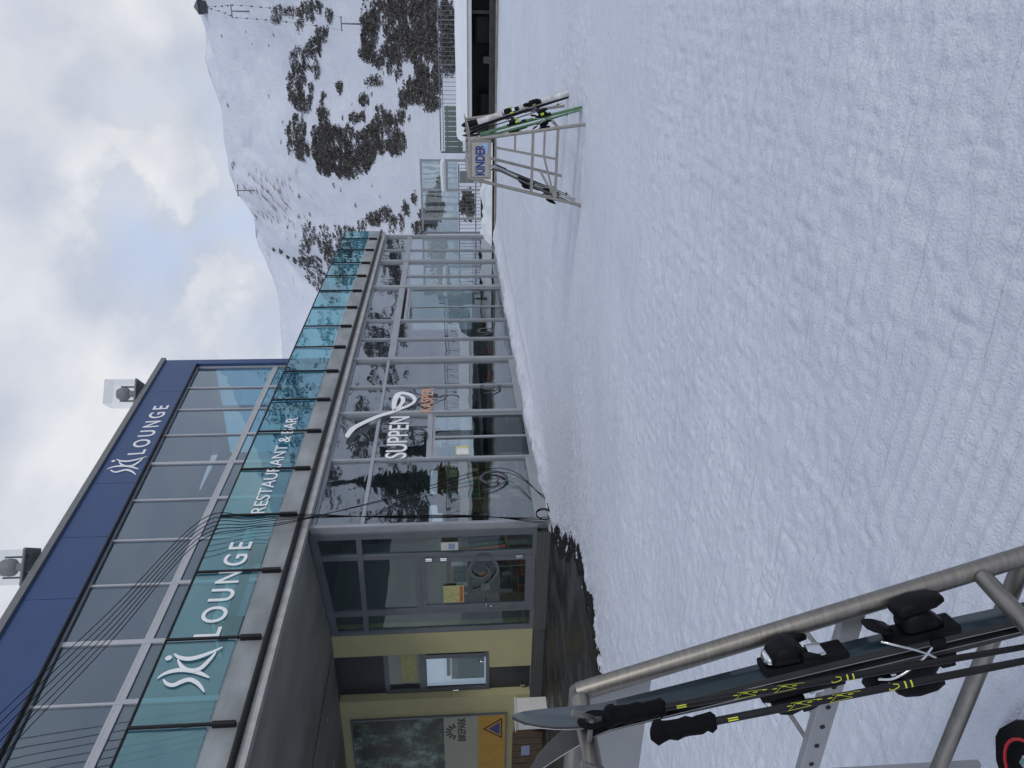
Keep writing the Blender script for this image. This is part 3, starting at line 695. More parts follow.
for k in range(3):
    a, c = yl[k]+wl[k]+.004, yl[k+1]-.004
    p = MB(); p.prism([(a, 3.623), (c, 3.623), (c, ctop(c)-.143), (a, ctop(a)-.143)], 0, WX+.045, WX+.053); p.build('pane', M['glassd'], f)
    p = MB(); p.box((WX+.045, a, 2.553 if k == 1 else .303), (WX+.053, c, 3.517)); p.build('pane', M['glassd'], f)
q = MB(); a, c = yl[1]+wl[1]+.004, yl[2]-.004
for (u0, w0, u1, w1) in ((a, .24, a+.09, 2.435), (c-.10, .24, c, 2.435), (a+.091, .24, c-.101, .42), (a+.091, 2.34, c-.101, 2.435)): q.box((WX-.02, u0, w0), (WX+.04, u1, w1))
dd = part(q, 'entrance_door', M['alud'])
p = MB(); p.box((WX+.005, a+.093, .423), (WX+.012, c-.103, 2.337)); p.build('pane', M['glassd'], dd)
for z in (.55, 2.0, 2.28):
    p = MB(); p.tube([(WX-.035, a-.012, z-.06), (WX-.035, a-.012, z+.06)], .02, 10); p.tube([(WX-.035, a+.03, z-.06), (WX-.035, a+.03, z+.06)], .014, 10); p.build('hinge', M['chrome'], dd)
p = MB(); p.tube([(WX-.022, c-.05, 1.18), (WX-.07, c-.05, 1.18), (WX-.07, c-.18, 1.18)], .012, 10); p.tube([(WX-.02, c-.05, 1.09), (WX-.04, c-.05, 1.09)], .018, 12); p.build('handle', M['chrome'], dd)
m = MB(); m.box((WX-.06, 8.95, -.03), (WX-.003, 11.40, .217)); m.box((WX+.02, 11.42, -.03), (WX+.06, 20, .225)); part(m, 'plinth_grating', M['grate'])
m = MB(); m.box((WX+.004, 8.84, .0), (WX+.3, 8.895, .21)); part(m, 'corner_plinth', M['alud'])
# yellow rendered walls
m = MB(); m.prism([(11.425, .23), (12.46, .23), (12.46, 1.10), (12.0, 1.12), (12.0, 4.268), (11.425, 4.268)], 0, WX+.0, WX+.32)
part(m, 'yellow_pillar', M['yellow'])
m = MB(); m.box((WX, 13.30, .23), (WX+.32, 21, 4.268)); part(m, 'yellow_wall', M['yellow'])
m = MB(); m.box((WX, 13.30, 4.0), (WX+.1, 13.31, 4.0+.01)); 
# recessed dark door bay between the yellow walls
RX = WX+.20
m = MB(); m.box((RX, 12.003, 3.31), (RX+.05, 13.297, 4.267)); part(m, 'infill_panel', M['darkpanel'])
m = MB(); m.box((RX, 12.463, .23), (RX+.05, 13.297, 1.09)); part(m, 'infill_panel', M['darkpanel'])
fr = MB()
for (u0, w0, u1, w1) in ((12.003, 1.13, 12.05, 3.30), (13.2, 1.1, 13.297, 3.30), (12.05, 1.10, 13.2, 1.17), (12.05, 3.21, 13.2, 3.305), (12.05, 2.42, 13.2, 2.58), (12.22, 1.171, 12.33, 2.419)):
    fr.box((RX-.03, u0, w0), (RX+.045, u1, w1))
f = part(fr, 'recess_door', M['alud'])
for (u0, w0, u1, w1) in ((12.053, 2.583, 13.197, 3.207), (12.053, 1.173, 12.217, 2.417), (12.333, 1.173, 13.197, 2.417)):
    p = MB(); p.box((RX+.01, u0, w0), (RX+.018, u1, w1)); p.build('pane', M['glassd'], f)
p = MB(); p.tube([(RX-.03, 12.42, 1.32), (RX-.08, 12.42, 1.32), (RX-.08, 12.42, 1.22)], .012, 8); p.build('handle', M['chrome'], f)
p = MB(); p.tube([(RX-.05, 13.26, 1.75), (RX-.05, 13.26, 1.87)], .02, 8); p.build('hinge', M['chrome'], f)
p = MB(); p.tube([(RX-.05, 13.2, .33), (RX-.05, 13.2, .43)], .02, 8); p.build('hinge', M['chrome'], f)

q = MB(); q.box((RX-.004, 12.15, 2.62), (RX+.004, 13.0, 2.95)); q.build('notice', M['paperyel'], f)
q = MB(); q.bbox((RX+.10, 12.5, 1.2), (RX+.4, 13.1, 1.9), .02); q.bbox((RX+.10, 12.42, 1.92), (RX+.35, 13.0, 2.0), .02); tag(q.build('monitor', M['paper']), 'pale screen-like box behind the pane of the recessed door', 'monitor')
# poster on the yellow wall
PY0, PY1, PZ0, PZ1 = 13.84, 15.75, .74, 4.06
t = thing('poster', 'tall framed bikepark poster with woodland picture and amber band on the yellow wall', 'poster', (WX-.03, 13.84, .74))
q = MB()
q.box((WX-.04, PY0, PZ0), (WX-.002, PY1, PZ1)); o = q.build('backing', M['steelplate'], t, inv(t))
q = MB(); e = .03
for (u0, w0, u1, w1) in ((PY0-.02, PZ0-.02, PY0+.012, PZ1+.02), (PY1-.012, PZ0-.02, PY1+.02, PZ1+.02), (PY0+.013, PZ0-.02, PY1-.013, PZ0+.012), (PY0+.013, PZ1-.012, PY1-.013, PZ1+.02)): q.box((WX-.052, u0, w0), (WX-.003, u1, w1))
q.build('poster_frame', M['alud'], t, inv(t))
q = MB(); q.box((WX-.046, PY0+.014, 2.09), (WX-.0405, PY1-.014, PZ1-.014)); q.build('picture', M['print'], t, inv(t))
q = MB(); q.box((WX-.0462, PY0+.014, 1.345), (WX-.0405, PY1-.014, 2.088)); gpan = q.build('grey_panel', M['postergrey'], t, inv(t))
q = MB(); q.box((WX-.0464, PY0+.014, PZ0+.014), (WX-.0405, PY1-.014, 1.343)); q.build('amber_band', M['gold'], t, inv(t))
q = MB()      # blue triangle emblem with black outline
c0, z0_ = 14.27, .82
q.prism([(c0-.33, z0_), (c0+.33, z0_), (c0, z0_+.42)], 0, WX-.0485, WX-.047, 0)
q.prism([(c0-.26, z0_+.03), (c0+.26, z0_+.03), (c0, z0_+.36)], 0, WX-.0502, WX-.0488, 1)
q.prism([(c0-.20, z0_+.05), (c0+.20, z0_+.05), (c0, z0_+.30)], 0, WX-.0518, WX-.0505, 2)
q.build('emblem', [M['ink'], M['gold'], M['navy']], t, inv(t))
text('lettering', 'BIKEPARK', frame((WX-.048, 14.62, 1.62), (0, -1, 0), (0, 0, 1)), .17, 1, M['ink'], t, width=.74, bold=.004)
q = MB()      # fan of teeth above the word
for k in range(7):
    an = math.radians(200-k*36.67*1.0+ (-10)); cy, cz = 14.31, 1.80
    an = math.radians(20+k*23.3); u = Vector((0, math.cos(an), math.sin(an))); c = Vector((WX-.047, cy, cz))
    q.bar(c+u*.13, c+u*.26, .045, .003, up=(1, 0, 0))
q.build('fan_emblem', M['ink'], t, inv(t))

# things at the foot of the poster
t = thing('slatted_box', 'brown slatted wooden box with white paper notice under the bikepark poster', 'wooden box', (11.1, 14.2, -.03))
q = MB()
for k in range(9): q.bbox((11.10, 14.00+k*.2, -.03), (11.13, 14.18+k*.2, .62), .006)
q.build('front_slats', M['wood'], t, inv(t))
q = MB(); q.bbox((11.14, 14.0, -.03), (11.42, 15.8, .56), .01); q.build('body', M['wood'], t, inv(t))
q = MB(); q.box((11.092, 14.42, .24), (11.098, 14.72, .42)); q.build('notice', M['paperblue'], t, inv(t))
p0 = on(517, 712, 0, 10.6); p1 = on(541, 729, 0, 10.6)
t = thing('utility_box', 'white metal utility box standing on the asphalt below the yellow wall', 'utility box', (10.6, p0.y, 0))
q = MB(); q.bbox((10.6, p0.y, -.03), (10.95, p1.y, p0.z), .012); q.build('cabinet', M['white'], t, inv(t))
q = MB(); q.bbox((10.57, p0.y-.02, p0.z+.001), (10.97, p1.y+.02, p0.z+.03), .008); q.build('lid', M['white'], t, inv(t))

# interiors of the ground floor
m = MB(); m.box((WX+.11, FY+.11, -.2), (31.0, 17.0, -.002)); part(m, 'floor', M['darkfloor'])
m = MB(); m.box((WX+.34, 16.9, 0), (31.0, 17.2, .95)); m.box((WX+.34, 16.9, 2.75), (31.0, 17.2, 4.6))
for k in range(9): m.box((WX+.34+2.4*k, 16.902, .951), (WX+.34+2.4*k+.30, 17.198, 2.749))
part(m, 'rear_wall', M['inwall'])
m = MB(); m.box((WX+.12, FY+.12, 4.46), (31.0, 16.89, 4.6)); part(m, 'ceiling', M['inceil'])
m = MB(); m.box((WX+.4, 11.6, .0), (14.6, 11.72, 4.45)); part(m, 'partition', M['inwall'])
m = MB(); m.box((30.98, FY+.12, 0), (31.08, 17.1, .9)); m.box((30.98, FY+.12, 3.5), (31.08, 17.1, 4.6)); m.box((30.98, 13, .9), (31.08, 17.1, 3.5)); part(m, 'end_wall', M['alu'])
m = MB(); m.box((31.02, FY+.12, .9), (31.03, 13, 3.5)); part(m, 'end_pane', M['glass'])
# furniture seen through the glass
def shelf(x, y, w, d, h, lab, mats):
    t = thing('shelf_unit', lab, 'shelf unit', (x, y, 0), group='shelves inside the glass front'); q = MB()
    q.box((x, y, 0), (x+.03, y+d, h)); q.box((x+w-.03, y, 0), (x+w, y+d, h)); q.box((x+.031, y+d-.02, 0), (x+w-.031, y+d, h))
    for k in range(5): q.box((x+.031, y, .08+k*(h-.1)/4), (x+w-.031, y+d-.021, .11+k*(h-.1)/4))
    q.build('carcass', M['woodl'], t, inv(t))
    for k in range(4):
        q = MB(); z = .112+k*(h-.1)/4; u = x+.06
        while u < x+w-.2:
            ww = random.uniform(.08, .22); q.bbox((u, y+.05, z), (u+ww, y+d-.06, z+random.uniform(.15, .36)), .01, random.randrange(3)); u += ww+random.uniform(.01, .06)
        q.build('goods', [M[k_] for k_ in mats], t, inv(t))
shelf(12.2, 11.10, 1.6, .4, 2.0, 'pale wooden shelf of coloured goods behind the entrance screen', ('green', 'orange', 'paper'))
shelf(15.6, 11.10, 1.9, .4, 2.2, 'pale wooden shelf of goods behind the soup counter doors', ('green', 'wood', 'paperyel'))
shelf(20.2, 15.9, 2.4, .45, 2.2, 'pale wooden shelf of goods deep inside the restaurant', ('orange', 'paper', 'green'))
t = thing('counter', 'long dark serving counter with pale top inside the glass front', 'counter', (17.5, 10.2, 0))
q = MB(); q.bbox((17.5, 10.3, 0), (22.5, 10.95, .98), .02); q.build('body', M['darkpanel'], t, inv(t))
q = MB(); q.bbox((17.4, 10.2, .982), (22.6, 11.05, 1.03), .012); q.build('counter_top', M['steelplate'], t, inv(t))
for k, x in enumerate((12.7, 25.6, 28.4)):
    t = thing('bistro_table', ['small round table just inside the corner pane', 'small round table inside the far double door', 'small round table inside the farthest glass bay'][k], 'table', (x, 9.9, 0), group='tables inside the glass front')
    q = MB(); q.tube([(0, 0, .72), (0, 0, .75)], .38, 24); q.build('table_top', M['woodl'], t)
    q = MB(); q.tube([(0, 0, .03), (0, 0, .72)], .035, 10); q.build('stem', M['black'], t)
    q = MB(); q.tube([(0, 0, .0), (0, 0, .03)], .24, 20); q.build('foot', M['black'], t)
for k, (x, y, mt_, lb) in enumerate([(14.6, 9.9, 'red', 'stool with red seat just behind the soup sliding door'), (19.6, 9.7, 'orange', 'stool with orange seat at the near end of the counter'), (21.2, 9.7, 'red', 'stool with red seat in the middle of the counter'), (23.4, 9.6, 'orange', 'stool with orange seat behind the far double door')]):
    t = thing('bar_stool', lb, 'stool', (x, y, 0), group='stools inside the glass front')
    q = MB(); q.tube([(0, 0, .70), (0, 0, .715), (0, 0, .76), (0, 0, .775)], [.16, .19, .19, .16], 18); q.build('seat', M[mt_], t)
    q = MB(); q.tube([(0, 0, .03), (0, 0, .70)], .025, 10); q.build('stem', M['steel'], t)
    q = MB(); q.tube([(0, 0, 0), (0, 0, .03)], .2, 18); q.build('foot', M['steel'], t)
t = thing('bench', 'long dark bench standing along the inside of the glass', 'bench', (16, 9.3, 0))
q = MB(); q.bbox((16.1, 9.25, .42), (18.7, 9.65, .48), .01); q.build('seat', M['wood'], t, inv(t))
for x in (16.3, 18.5):
    q = MB(); q.box((x-.03, 9.28, 0), (x+.03, 9.62, .419)); q.build('leg', M['black'], t, inv(t))
t = thing('clothes_rail', 'clothes rail of dark and orange jackets beside the corner pane', 'clothes rail', (12.0, 9.9, 0))
q = MB(); q.tube([(12.0, 10.2, 0), (12.0, 10.2, 1.6), (13.5, 10.2, 1.6), (13.5, 10.2, 0)], .02, 8); q.build('rail_frame', M['steel'], t, inv(t))
for k in range(9):
    q = MB(); x = 12.12+k*.15; q.prism([(10.02, 1.5), (10.38, 1.5), (10.46, .75), (9.94, .75)], 0, x, x+.09); q.build('jacket', M[('black', 'orange', 'green', 'darkpanel')[k % 4]], t, inv(t))
# notices on the panes
def notice(x0, x1, z0, z1, mat, lab, y=FY-.002):
    q = MB(); q.box((x0, FY+.022, z0), (x1, FY+.0245, z1)); tag(q.build('notice', M[mat]), lab, 'notice')
a = on(456, 455, 1, FY); c = on(469, 446, 1, FY)
q = MB(); q.box((a.x, FY-.006, c.z), (c.x, FY-.002, a.z), 0); q.box((a.x+.02, FY-.0075, c.z+.02), (c.x-.1, FY-.0065, a.z-.02), 1)
tag(q.build('paper_notice', [M['paperyel'], M['paper']]), 'pale yellow paper notice stuck on the sliding door glass', 'notice')
q = MB(); q.box((WX-.03, 10.2, 1.62), (WX-.022, 10.62, 2.02), 0); q.box((WX-.032, 10.22, 1.64), (WX-.031, 10.60, 1.70), 1)
tag(q.build('paper_notice', [M['paperyel'], M['orange']]), 'pale yellow paper notice with orange foot on the entrance door glass', 'notice')
q = MB(); q.box((WX-.03, 9.14, 1.72), (WX-.022, 9.32, 2.04), 0); q.box((WX-.0325, 9.16, 1.78), (WX-.031, 9.30, 1.9), 1)
tag(q.build('paper_notice', [M['paper'], M['paperblue']]), 'white and blue paper notice on the narrow pane beside the entrance door', 'notice')

# SUPPEN KASPER with the spoon on the glass
SP = lambda x, y: on(x, y, 1, FY-.056)
sg = thing('window_lettering', 'white SUPPEN and salmon KASPER lettering with a white spoon on the glass', 'sign', (15, FY, 2.5))
q = MB()
px = [(175, 497), (180, 478), (205, 446), (235, 424), (300, 392), (380, 358), (455, 336), (520, 310), (575, 288), (605, 264), (600, 240), (575, 222), (535, 212), (503, 218), (484, 246), (474, 285), (478, 318), (498, 308), (520, 284), (532, 258), (524, 238), (505, 236)]
pts = spline([SP(320+x/6.4, 360+y/6.4) for x, y in px], 6); k = len(pts)
ws = [max(.03, .15-.13*min(1, i/(k*.32))) if i < k*.45 else .055+.03*math.sin((i/k-.45)*6) for i in range(k)]
ws = [np.interp(i/k, [0, .03, .1, .3, .42, .52, .62, .8, .92, 1], [.05, .11, .14, .11, .08, .12, .15, .08, .11, .04]) for i in range(k)]
q.ribbon(pts, ws, (0, -1, 0), .006); q.build('spoon', M['letter'], sg, inv(sg))
a = SP(408, 458); c = SP(407.5, 416.5); top_ = SP(391, 430); base = (a.z+c.z)/2
text('lettering', 'SUPPEN', frame((a.x, FY-.058, base), (1, 0, 0), (0, 0, 1)), .45, 1, M['letter'], sg, width=c.x-a.x, ext=.008, bold=.004)
a = SP(433, 412); c = SP(433, 388); text('lettering', 'KASPER', frame((a.x, FY-.058, SP(433, 400).z), (1, 0, 0), (0, 0, 1)), .29, 1, M['salmon'], sg, width=c.x-a.x, ext=.008, bold=.004)
# etched spoon emblems low on the panes
lp = [(0, .9), (.1, .6), (.3, .35), (.55, .2), (.8, .3), (.95, .55), (.85, .85), (.6, .98), (.4, .85), (.35, .6), (.5, .45), (.68, .5)]
for k, (x, y, s_) in enumerate([(493, 386, .62), (497, 478, .70), (487, 330, .55), (505, 560, 0)]):
    if not s_: continue
    p = SP(x, y); q = MB(); pts = spline([(p.x+(u-.5)*s_, FY-.012, p.z+(w-.5)*s_) for u, w in lp], 6); n_ = len(pts)
    q.ribbon(pts, [.02+.05*math.sin(math.pi*i/n_) for i in range(n_)], (0, -1, 0), .003)
    tag(q.build('window_emblem', M['etch']), ['grey spoon loop emblem on the pane right of the soup doors', 'grey spoon loop emblem low on the corner pane with cables', 'grey spoon loop emblem on the pane with the far doors'][k], 'emblem', 'loop emblems low on the glass')
q = MB(); p = on(487, 572, 0, WX-.01); pts = spline([(WX-.022, p.y-(u-.5)*.9, p.z+(w-.5)*.7) for u, w in lp], 6); n_ = len(pts)
q.ribbon(pts, [.02+.05*math.sin(math.pi*i/n_) for i in range(n_)], (-1, 0, 0), .003)
tag(q.build('window_emblem', M['etchl']), 'pale frosted loop emblem on the lower half of the entrance door', 'emblem', 'loop emblems low on the glass')

# upper floor --------------------------------------------------------------
def zb(x): return 8.95+.0757*(x-8.52)
def zt(x): return 10.19+.0735*(x-11.05)
UX0, UX1 = 1.0, 23.25
ux = sorted([on(x, y, 1, UY).x for x, y in [(270, 366), (262, 386.5), (254, 408), (242, 433.5), (228, 461.5), (211, 498), (194, 538), (171, 583), (146, 641), (120, 703)]])
dx = ux[1]-ux[0]; ux = [ux[0]-1.45*k for k in range(4, 0, -1)]+ux
dbl = {round(on(228, 461.5, 1, UY).x, 2), round(on(146, 641, 1, UY).x, 2)}
ZM0, ZM1 = 7.44, 7.60
for i in range(len(ux)-1):
    a, c = ux[i], ux[i+1]; fr = MB(); w = .11 if round(a, 2) in dbl else .05
    y0, y1 = UY, UY+.08
    fr.prism([(a-w/2, 5.0), (a+w/2, 5.0), (a+w/2, zb(a)), (a-w/2, zb(a))], 1, y0, y1)
    if i == len(ux)-2: fr.prism([(c-.04, 5.0), (c+.04, 5.0), (c+.04, zb(c)), (c-.04, zb(c))], 1, y0, y1)
    w2 = .11 if round(c, 2) in dbl else (.05 if i < len(ux)-2 else .08)
    p, r = a+w/2+.001, c-w2/2-.001
    fr.box((p, y0+.003, ZM0), (r, y1-.003, ZM0+.065)); fr.box((p, y0+.006, ZM0+.066), (r, y1-.006, ZM1-.05)); fr.box((p, y0+.003, ZM1-.049), (r, y1-.003, ZM1))
    fr.box((p, y0+.003, 5.0), (r, y1-.003, 5.12))
    if i % 2 == 0: fr.box((p, y0+.002, 5.13), (p+.05, y1-.002, ZM0-.001))
    fr.prism([(p, zb(p)-.06), (r, zb(r)-.06), (r, zb(r)), (p, zb(p))], 1, y0+.003, y1-.003)
    f = part(fr, 'upper_window', M['alul'])
    g = MB(); g.prism([(p+.003, ZM1+.003), (r-.003, ZM1+.003), (r-.003, zb(r)-.063), (p+.003, zb(p)-.063)], 1, UY+.035, UY+.043); g.build('pane', M['glassu'], f)
    g = MB(); g.box(((p+.053 if i % 2 == 0 else p+.003), UY+.035, 5.123), (r-.003, UY+.043, ZM0-.003)); g.build('pane', M['glassu'], f)
# blue fascia in panels, with its return down the end
joints = [UX0]+sorted([on(60, 538, 1, UY-.1).x, on(32, 600, 1, UY-.1).x, on(85, 484, 1, UY-.1).x, on(150, 392, 1, UY-.1).x])+[UX1]
for a, c in zip(joints[:-1], joints[1:]):
    m = MB(); a2, c2 = a+.008, c-.004
    m.prism([(a2, zb(a2)+.004), (c2, zb(c2)+.004), (c2, zt(c2)), (a2, zt(a2))], 1, UY-.10, UY+.05); part(m, 'fascia_panel', M['blue'])
m = MB(); m.box((ux[-1]+.045, UY-.098, 5.0), (UX1-.003, UY+.05, zb(UX1)+.03)); part(m, 'fascia_return', M['blue'])
m = MB(); m.prism([(UX0, zb(UX0)-.03), (UX1-.3, zb(UX1-.3)-.03), (UX1-.3, zb(UX1-.3)+.002), (UX0, zb(UX0)+.002)], 1, UY-.112, UY-.004); part(m, 'fascia_trim', M['black'])
m = MB(); m.prism([(UX0-.05, zt(UX0)+.002), (UX1+.04, zt(UX1)+.002), (UX1+.04, zt(UX1)+.15), (UX0-.05, zt(UX0)+.15)], 1, UY-.17, UY+.10); part(m, 'cornice', M['lampgrey'])
m = MB(); m.prism([(UX0, zt(UX0)-.25), (UX1, zt(UX1)-.25), (UX1, zt(UX1)+.05), (UX0, zt(UX0)+.05)], 1, UY+.12, 16.5); part(m, 'roof', M['lampgrey'])
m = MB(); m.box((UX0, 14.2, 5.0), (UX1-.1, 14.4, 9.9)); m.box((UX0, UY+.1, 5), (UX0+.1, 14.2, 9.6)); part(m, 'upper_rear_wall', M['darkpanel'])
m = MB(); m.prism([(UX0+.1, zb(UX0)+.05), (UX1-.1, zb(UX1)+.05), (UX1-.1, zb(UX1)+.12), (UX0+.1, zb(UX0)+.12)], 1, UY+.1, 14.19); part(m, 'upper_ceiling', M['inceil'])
# glazed end of the upper room
m = MB(); m.box((UX1-.1, UY+.06, 5.0), (UX1, 14.3, 5.4)); m.box((UX1-.1, UY+.06, 9.55), (UX1, 14.3, 10.2)); m.box((UX1-.1, 12.4, 5.401), (UX1, 12.5, 9.549)); f = part(m, 'end_window', M['alul'])
for a, c in ((UY+.07, 12.395), (12.505, 14.2)):
    g = MB(); g.box((UX1-.06, a, 5.405), (UX1-.05, c, 9.545)); g.build('pane', M['glassblue'], f)

# balcony balustrade: glass panels between dark clamp posts
bp = sorted([on(232+(726-y)*140/497, y, 1, SLY).x for y in (726, 639, 572, 516, 470, 432.5, 401, 372.5, 348.4, 327.5, 308.6, 292, 277, 264, 251, 239.8)])
step = 1.72
bx = [bp[0]-1.6*k for k in range(4, 0, -1)]+bp
bx.append(31.0)
def rail_z(x): return 6.045
for i in range(len(bx)-1):
    a, c = bx[i], bx[i+1]; z1a, z1c = rail_z(a), rail_z(c)
    g = MB(); g.prism([(a+.02, 5.045), (c-.02, 5.045), (c-.02, z1c), (a+.02, z1a)], 1, SLY-.03, SLY-.018); tx, tz = random.gauss(0, .006), random.gauss(0, .008); g.v = [(v[0], v[1]+(v[0]-(a+c)/2)*tx*.6+(v[2]-5.5)*tz, v[2]) for v in g.v]; pn = part(g, 'balustrade_panel', M['glassb'])
    q = MB(); q.bbox((a-.018, SLY-.075, 4.99), (a+.018, SLY-.036, z1a+.01), .004); q.bbox((a-.03, SLY-.085, 4.68), (a+.03, SLY-.005, 4.985), .006); q.build('clamp_post', M['black'], pn)
m = MB(); m.tube([(bx[0], SLY-.03, rail_z(bx[0])+.015), (bx[-1], SLY-.03, rail_z(bx[-1])+.015)], .02, 8); part(m, 'top_rail', M['black'])

# lettering on the balustrade glass and on the fascia
LP = lambda x, y: on(x, y, 1, SLY-.05)
ski_px = {'a': [(345, 230), (380, 206), (425, 189), (480, 180), (530, 182), (585, 194), (625, 211), (655, 226)], 'b': [(380, 237), (395, 258), (420, 271), (450, 269), (485, 253), (520, 241), (550, 241), (585, 261), (608, 286), (625, 313)],
          'c': [(466, 117), (480, 146), (500, 170), (530, 184), (575, 183), (612, 166), (648, 131), (678, 98), (696, 74)], 'd': [(446, 86), (470, 104), (510, 115), (560, 113), (620, 96), (680, 72), (736, 45)]}
def ski_logo(fn, nrm, mat, parent, wmax, name):
    q = MB()
    for j, (k, px) in enumerate(ski_px.items()):
        pts = [p+Vector(nrm)*(.0035*j) for p in spline([fn(*p) for p in px], 6)]; n_ = len(pts)
        q.ribbon(pts, [wmax*(.18+.82*math.sin(math.pi*min(1, (i+.5)/n_))**.8) for i in range(n_)], nrm, .003)
    c = fn(412, 108); bm = bmesh.new(); bmesh.ops.create_circle(bm, cap_ends=True, segments=18, radius=wmax*.62)
    u = Vector((1, 0, 0)); vs = [c+Vector((v.co.x, -.004, v.co.y)) for v in bm.verts]; n_ = len(vs)
    q.add([v for v in vs]+[v+Vector((0, .005, 0)) for v in vs], [tuple(range(n_)), tuple(range(n_, 2*n_))]+[(i, (i+1) % n_, n_+(i+1) % n_, n_+i) for i in range(n_)]); bm.free()
    return q.build(name, mat, parent)
bs = thing('balcony_lettering', 'white SKI LOUNGE RESTAURANT & BAR lettering on the turquoise balcony glass', 'sign', (9, SLY-.05, 5.5))
f1 = lambda x, y: LP(100+x/6, 640+y/6)
o = ski_logo(f1, (0, -1, 0), M['letter'], bs, .075, 'ski_mark'); o.matrix_local = inv(bs)
a = LP(223, 636); c = LP(250.5, 541.5); zbase = (LP(226, 618).z+LP(250.5, 545).z)/2; ztop = (LP(201, 615).z+LP(230, 545).z)/2
text('lettering', 'LOUNGE', frame((a.x, SLY-.045, zbase), (1, 0, 0), (0, 0, 1)), ztop-zbase, 1, M['letter'], bs, width=c.x-a.x, ext=.01, bold=.004, spacing=1.35)
a = LP(262, 513); c = LP(297, 417.5); zb_ = (LP(265, 511).z+LP(297.5, 419).z)/2; zt_ = (LP(250, 511).z+LP(287, 419).z)/2
text('lettering', 'RESTAURANT & BAR', frame((a.x, SLY-.045, zb_), (1, 0, 0), (0, 0, 1)), zt_-zb_, 1, M['letter'], bs, width=c.x-a.x, ext=.01, bold=.0)
FP = lambda x, y: on(x, y, 1, UY-.105)
fs = thing('fascia_lettering', 'white SKI LOUNGE lettering high on the blue roof fascia', 'sign', (16, UY-.1, 10))
a = FP(144, 454); c = FP(167.5, 405); L1 = a; e1 = FP(168, 405.5); hgt = (FP(127.5, 451).z-FP(144, 451).z)
dirx = (FP(167.8, 408)-FP(145, 452)).normalized()
text('lettering', 'LOUNGE', frame((L1.x, UY-.108, L1.z), (dirx.x, 0, dirx.z), (-dirx.z, 0, dirx.x)), hgt*.97, 1, M['letter'], fs, width=(e1-L1).length, ext=.012, bold=.006, spacing=1.45)
# the ski mark again, fitted into the fascia
src0, src1 = f1(345, 315), f1(736, 45); d0 = FP(136, 474); 
s0 = (f1(625, 313)); 
zlo, zhi = min(f1(*p).z for v in ski_px.values() for p in v), max(f1(*p).z for v in ski_px.values() for p in v)
xlo, xhi = min(f1(*p).x for v in ski_px.values() for p in v), max(f1(*p).x for v in ski_px.values() for p in v)
fx0, fx1 = FP(138, 475).x, FP(146, 457).x; fzt = FP(109, 466).z; fzb = FP(141, 468).z
def f2(x, y):
    p = f1(x, y); u = (p.x-xlo)/(xhi-xlo); w = (p.z-zlo)/(zhi-zlo)
    return Vector((fx0+u*(fx1-fx0), UY-.108, fzb+w*(fzt-fzb)+.0737*(u-.5)*(fx1-fx0)))
o = ski_logo(f2, (0, -1, 0), M['letter'], fs, .075, 'ski_mark'); o.matrix_local = inv(fs)

# pale bench on the terrace behind the glass
p0 = on(248, 545, 1, 9.6); p1 = on(228, 640, 1, 9.6)
t = thing('terrace_table', 'long table with pale covered top standing behind the balcony glass', 'table', (p1.x, 9.6, 4.98))
zc = 5.72
q = MB(); q.bbox((p1.x, 9.2, zc), (p0.x, 10.0, zc+.06), .012); q.build('table_top', M['upholst'], t, inv(t))
q = MB(); q.bbox((p1.x-.02, 9.18, zc-.14), (p0.x+.02, 9.195, zc+.05), .004); q.build('cover_drape', M['upholst'], t, inv(t))
for x in (p1.x+.3, p0.x-.3):
    q = MB(); q.box((x-.04, 9.4, 4.985), (x+.04, 9.8, zc-.001)); q.build('leg', M['black'], t, inv(t))

# moving-head lamps in clear boxes on the roof edge
def lamp(cx, cy, size, lab, boxed=True):
    yy = UY+.05; c = on(cx, cy, 1, yy)
    t = thing('stage_lamp', lab, 'stage lamp', c, group='lamps in clear boxes on the roof edge'); s_ = size
    q = MB()
    for k in range(4):
        pass
    q.bbox((-s_*.62, -s_*.62, -.06), (s_*.62, s_*.62, 0), .02); o = q.build('base_plate', M['lampgrey'], t)
    q = MB(); q.bbox((-s_*.5, -s_*.5, -.075), (s_*.5, s_*.5, -.062), .005); q.build('base_underside', M['mirrorpl'], t)
    q = MB(); q.bbox((-s_*.16, -s_*.14, .0), (s_*.16, s_*.14, .22*s_/.55), .04); q.build('yoke', M['lampgrey'], t)
    q = MB(); h0 = .22*s_/.55; pts = [(0, 0, h0), (0, 0, h0+.06*s_), (0, 0, h0+.2*s_), (0, 0, h0+.42*s_), (0, 0, h0+.54*s_), (0, 0, h0+.58*s_)]
    q.tube(pts, [s_*.22, s_*.29, s_*.31, s_*.29, s_*.22, s_*.06], 18); q.build('head', M['lampgrey'], t)
    for k in (-1, 1):
        q = MB(); q.bbox((-s_*.07, k*s_*.35-.02, .1), (s_*.07, k*s_*.35+.02, h0+.40*s_), .012); q.build('yoke_arm', M['plastic'], t)
        q = MB(); q.tube([(-s_*.6, k*s_*.62, -.03), (s_*.6, k*s_*.62, -.03)], .025, 8); q.build('frame_tube', M['steel'], t)
    for k in (-1, 1):
        q = MB(); q.tube([(k*s_*.42, .1, -.03), (k*s_*.42, .1, -.62)], .022, 8); q.build('bracket', M['steel'], t)
    if boxed:
        q = MB(); a, h = s_*.60, s_*1.35
        for (p, r) in (((-a, -a, 0), (a, -a+.008, h)), ((-a, a-.008, 0), (a, a, h)), ((-a, -a+.009, 0), (-a+.008, a-.009, h)), ((a-.008, -a+.009, 0), (a, a-.009, h)), ((-a, -a, h+.001), (a, a, h+.009))): q.box(p, r)
        q.build('clear_box', M['clear'], t)
    t.rotation_euler = (0, -math.atan(.0735), math.radians(40))
lamp(138, 394, .62, 'grey lamp inside a clear box above the word LOUNGE on the roof edge')
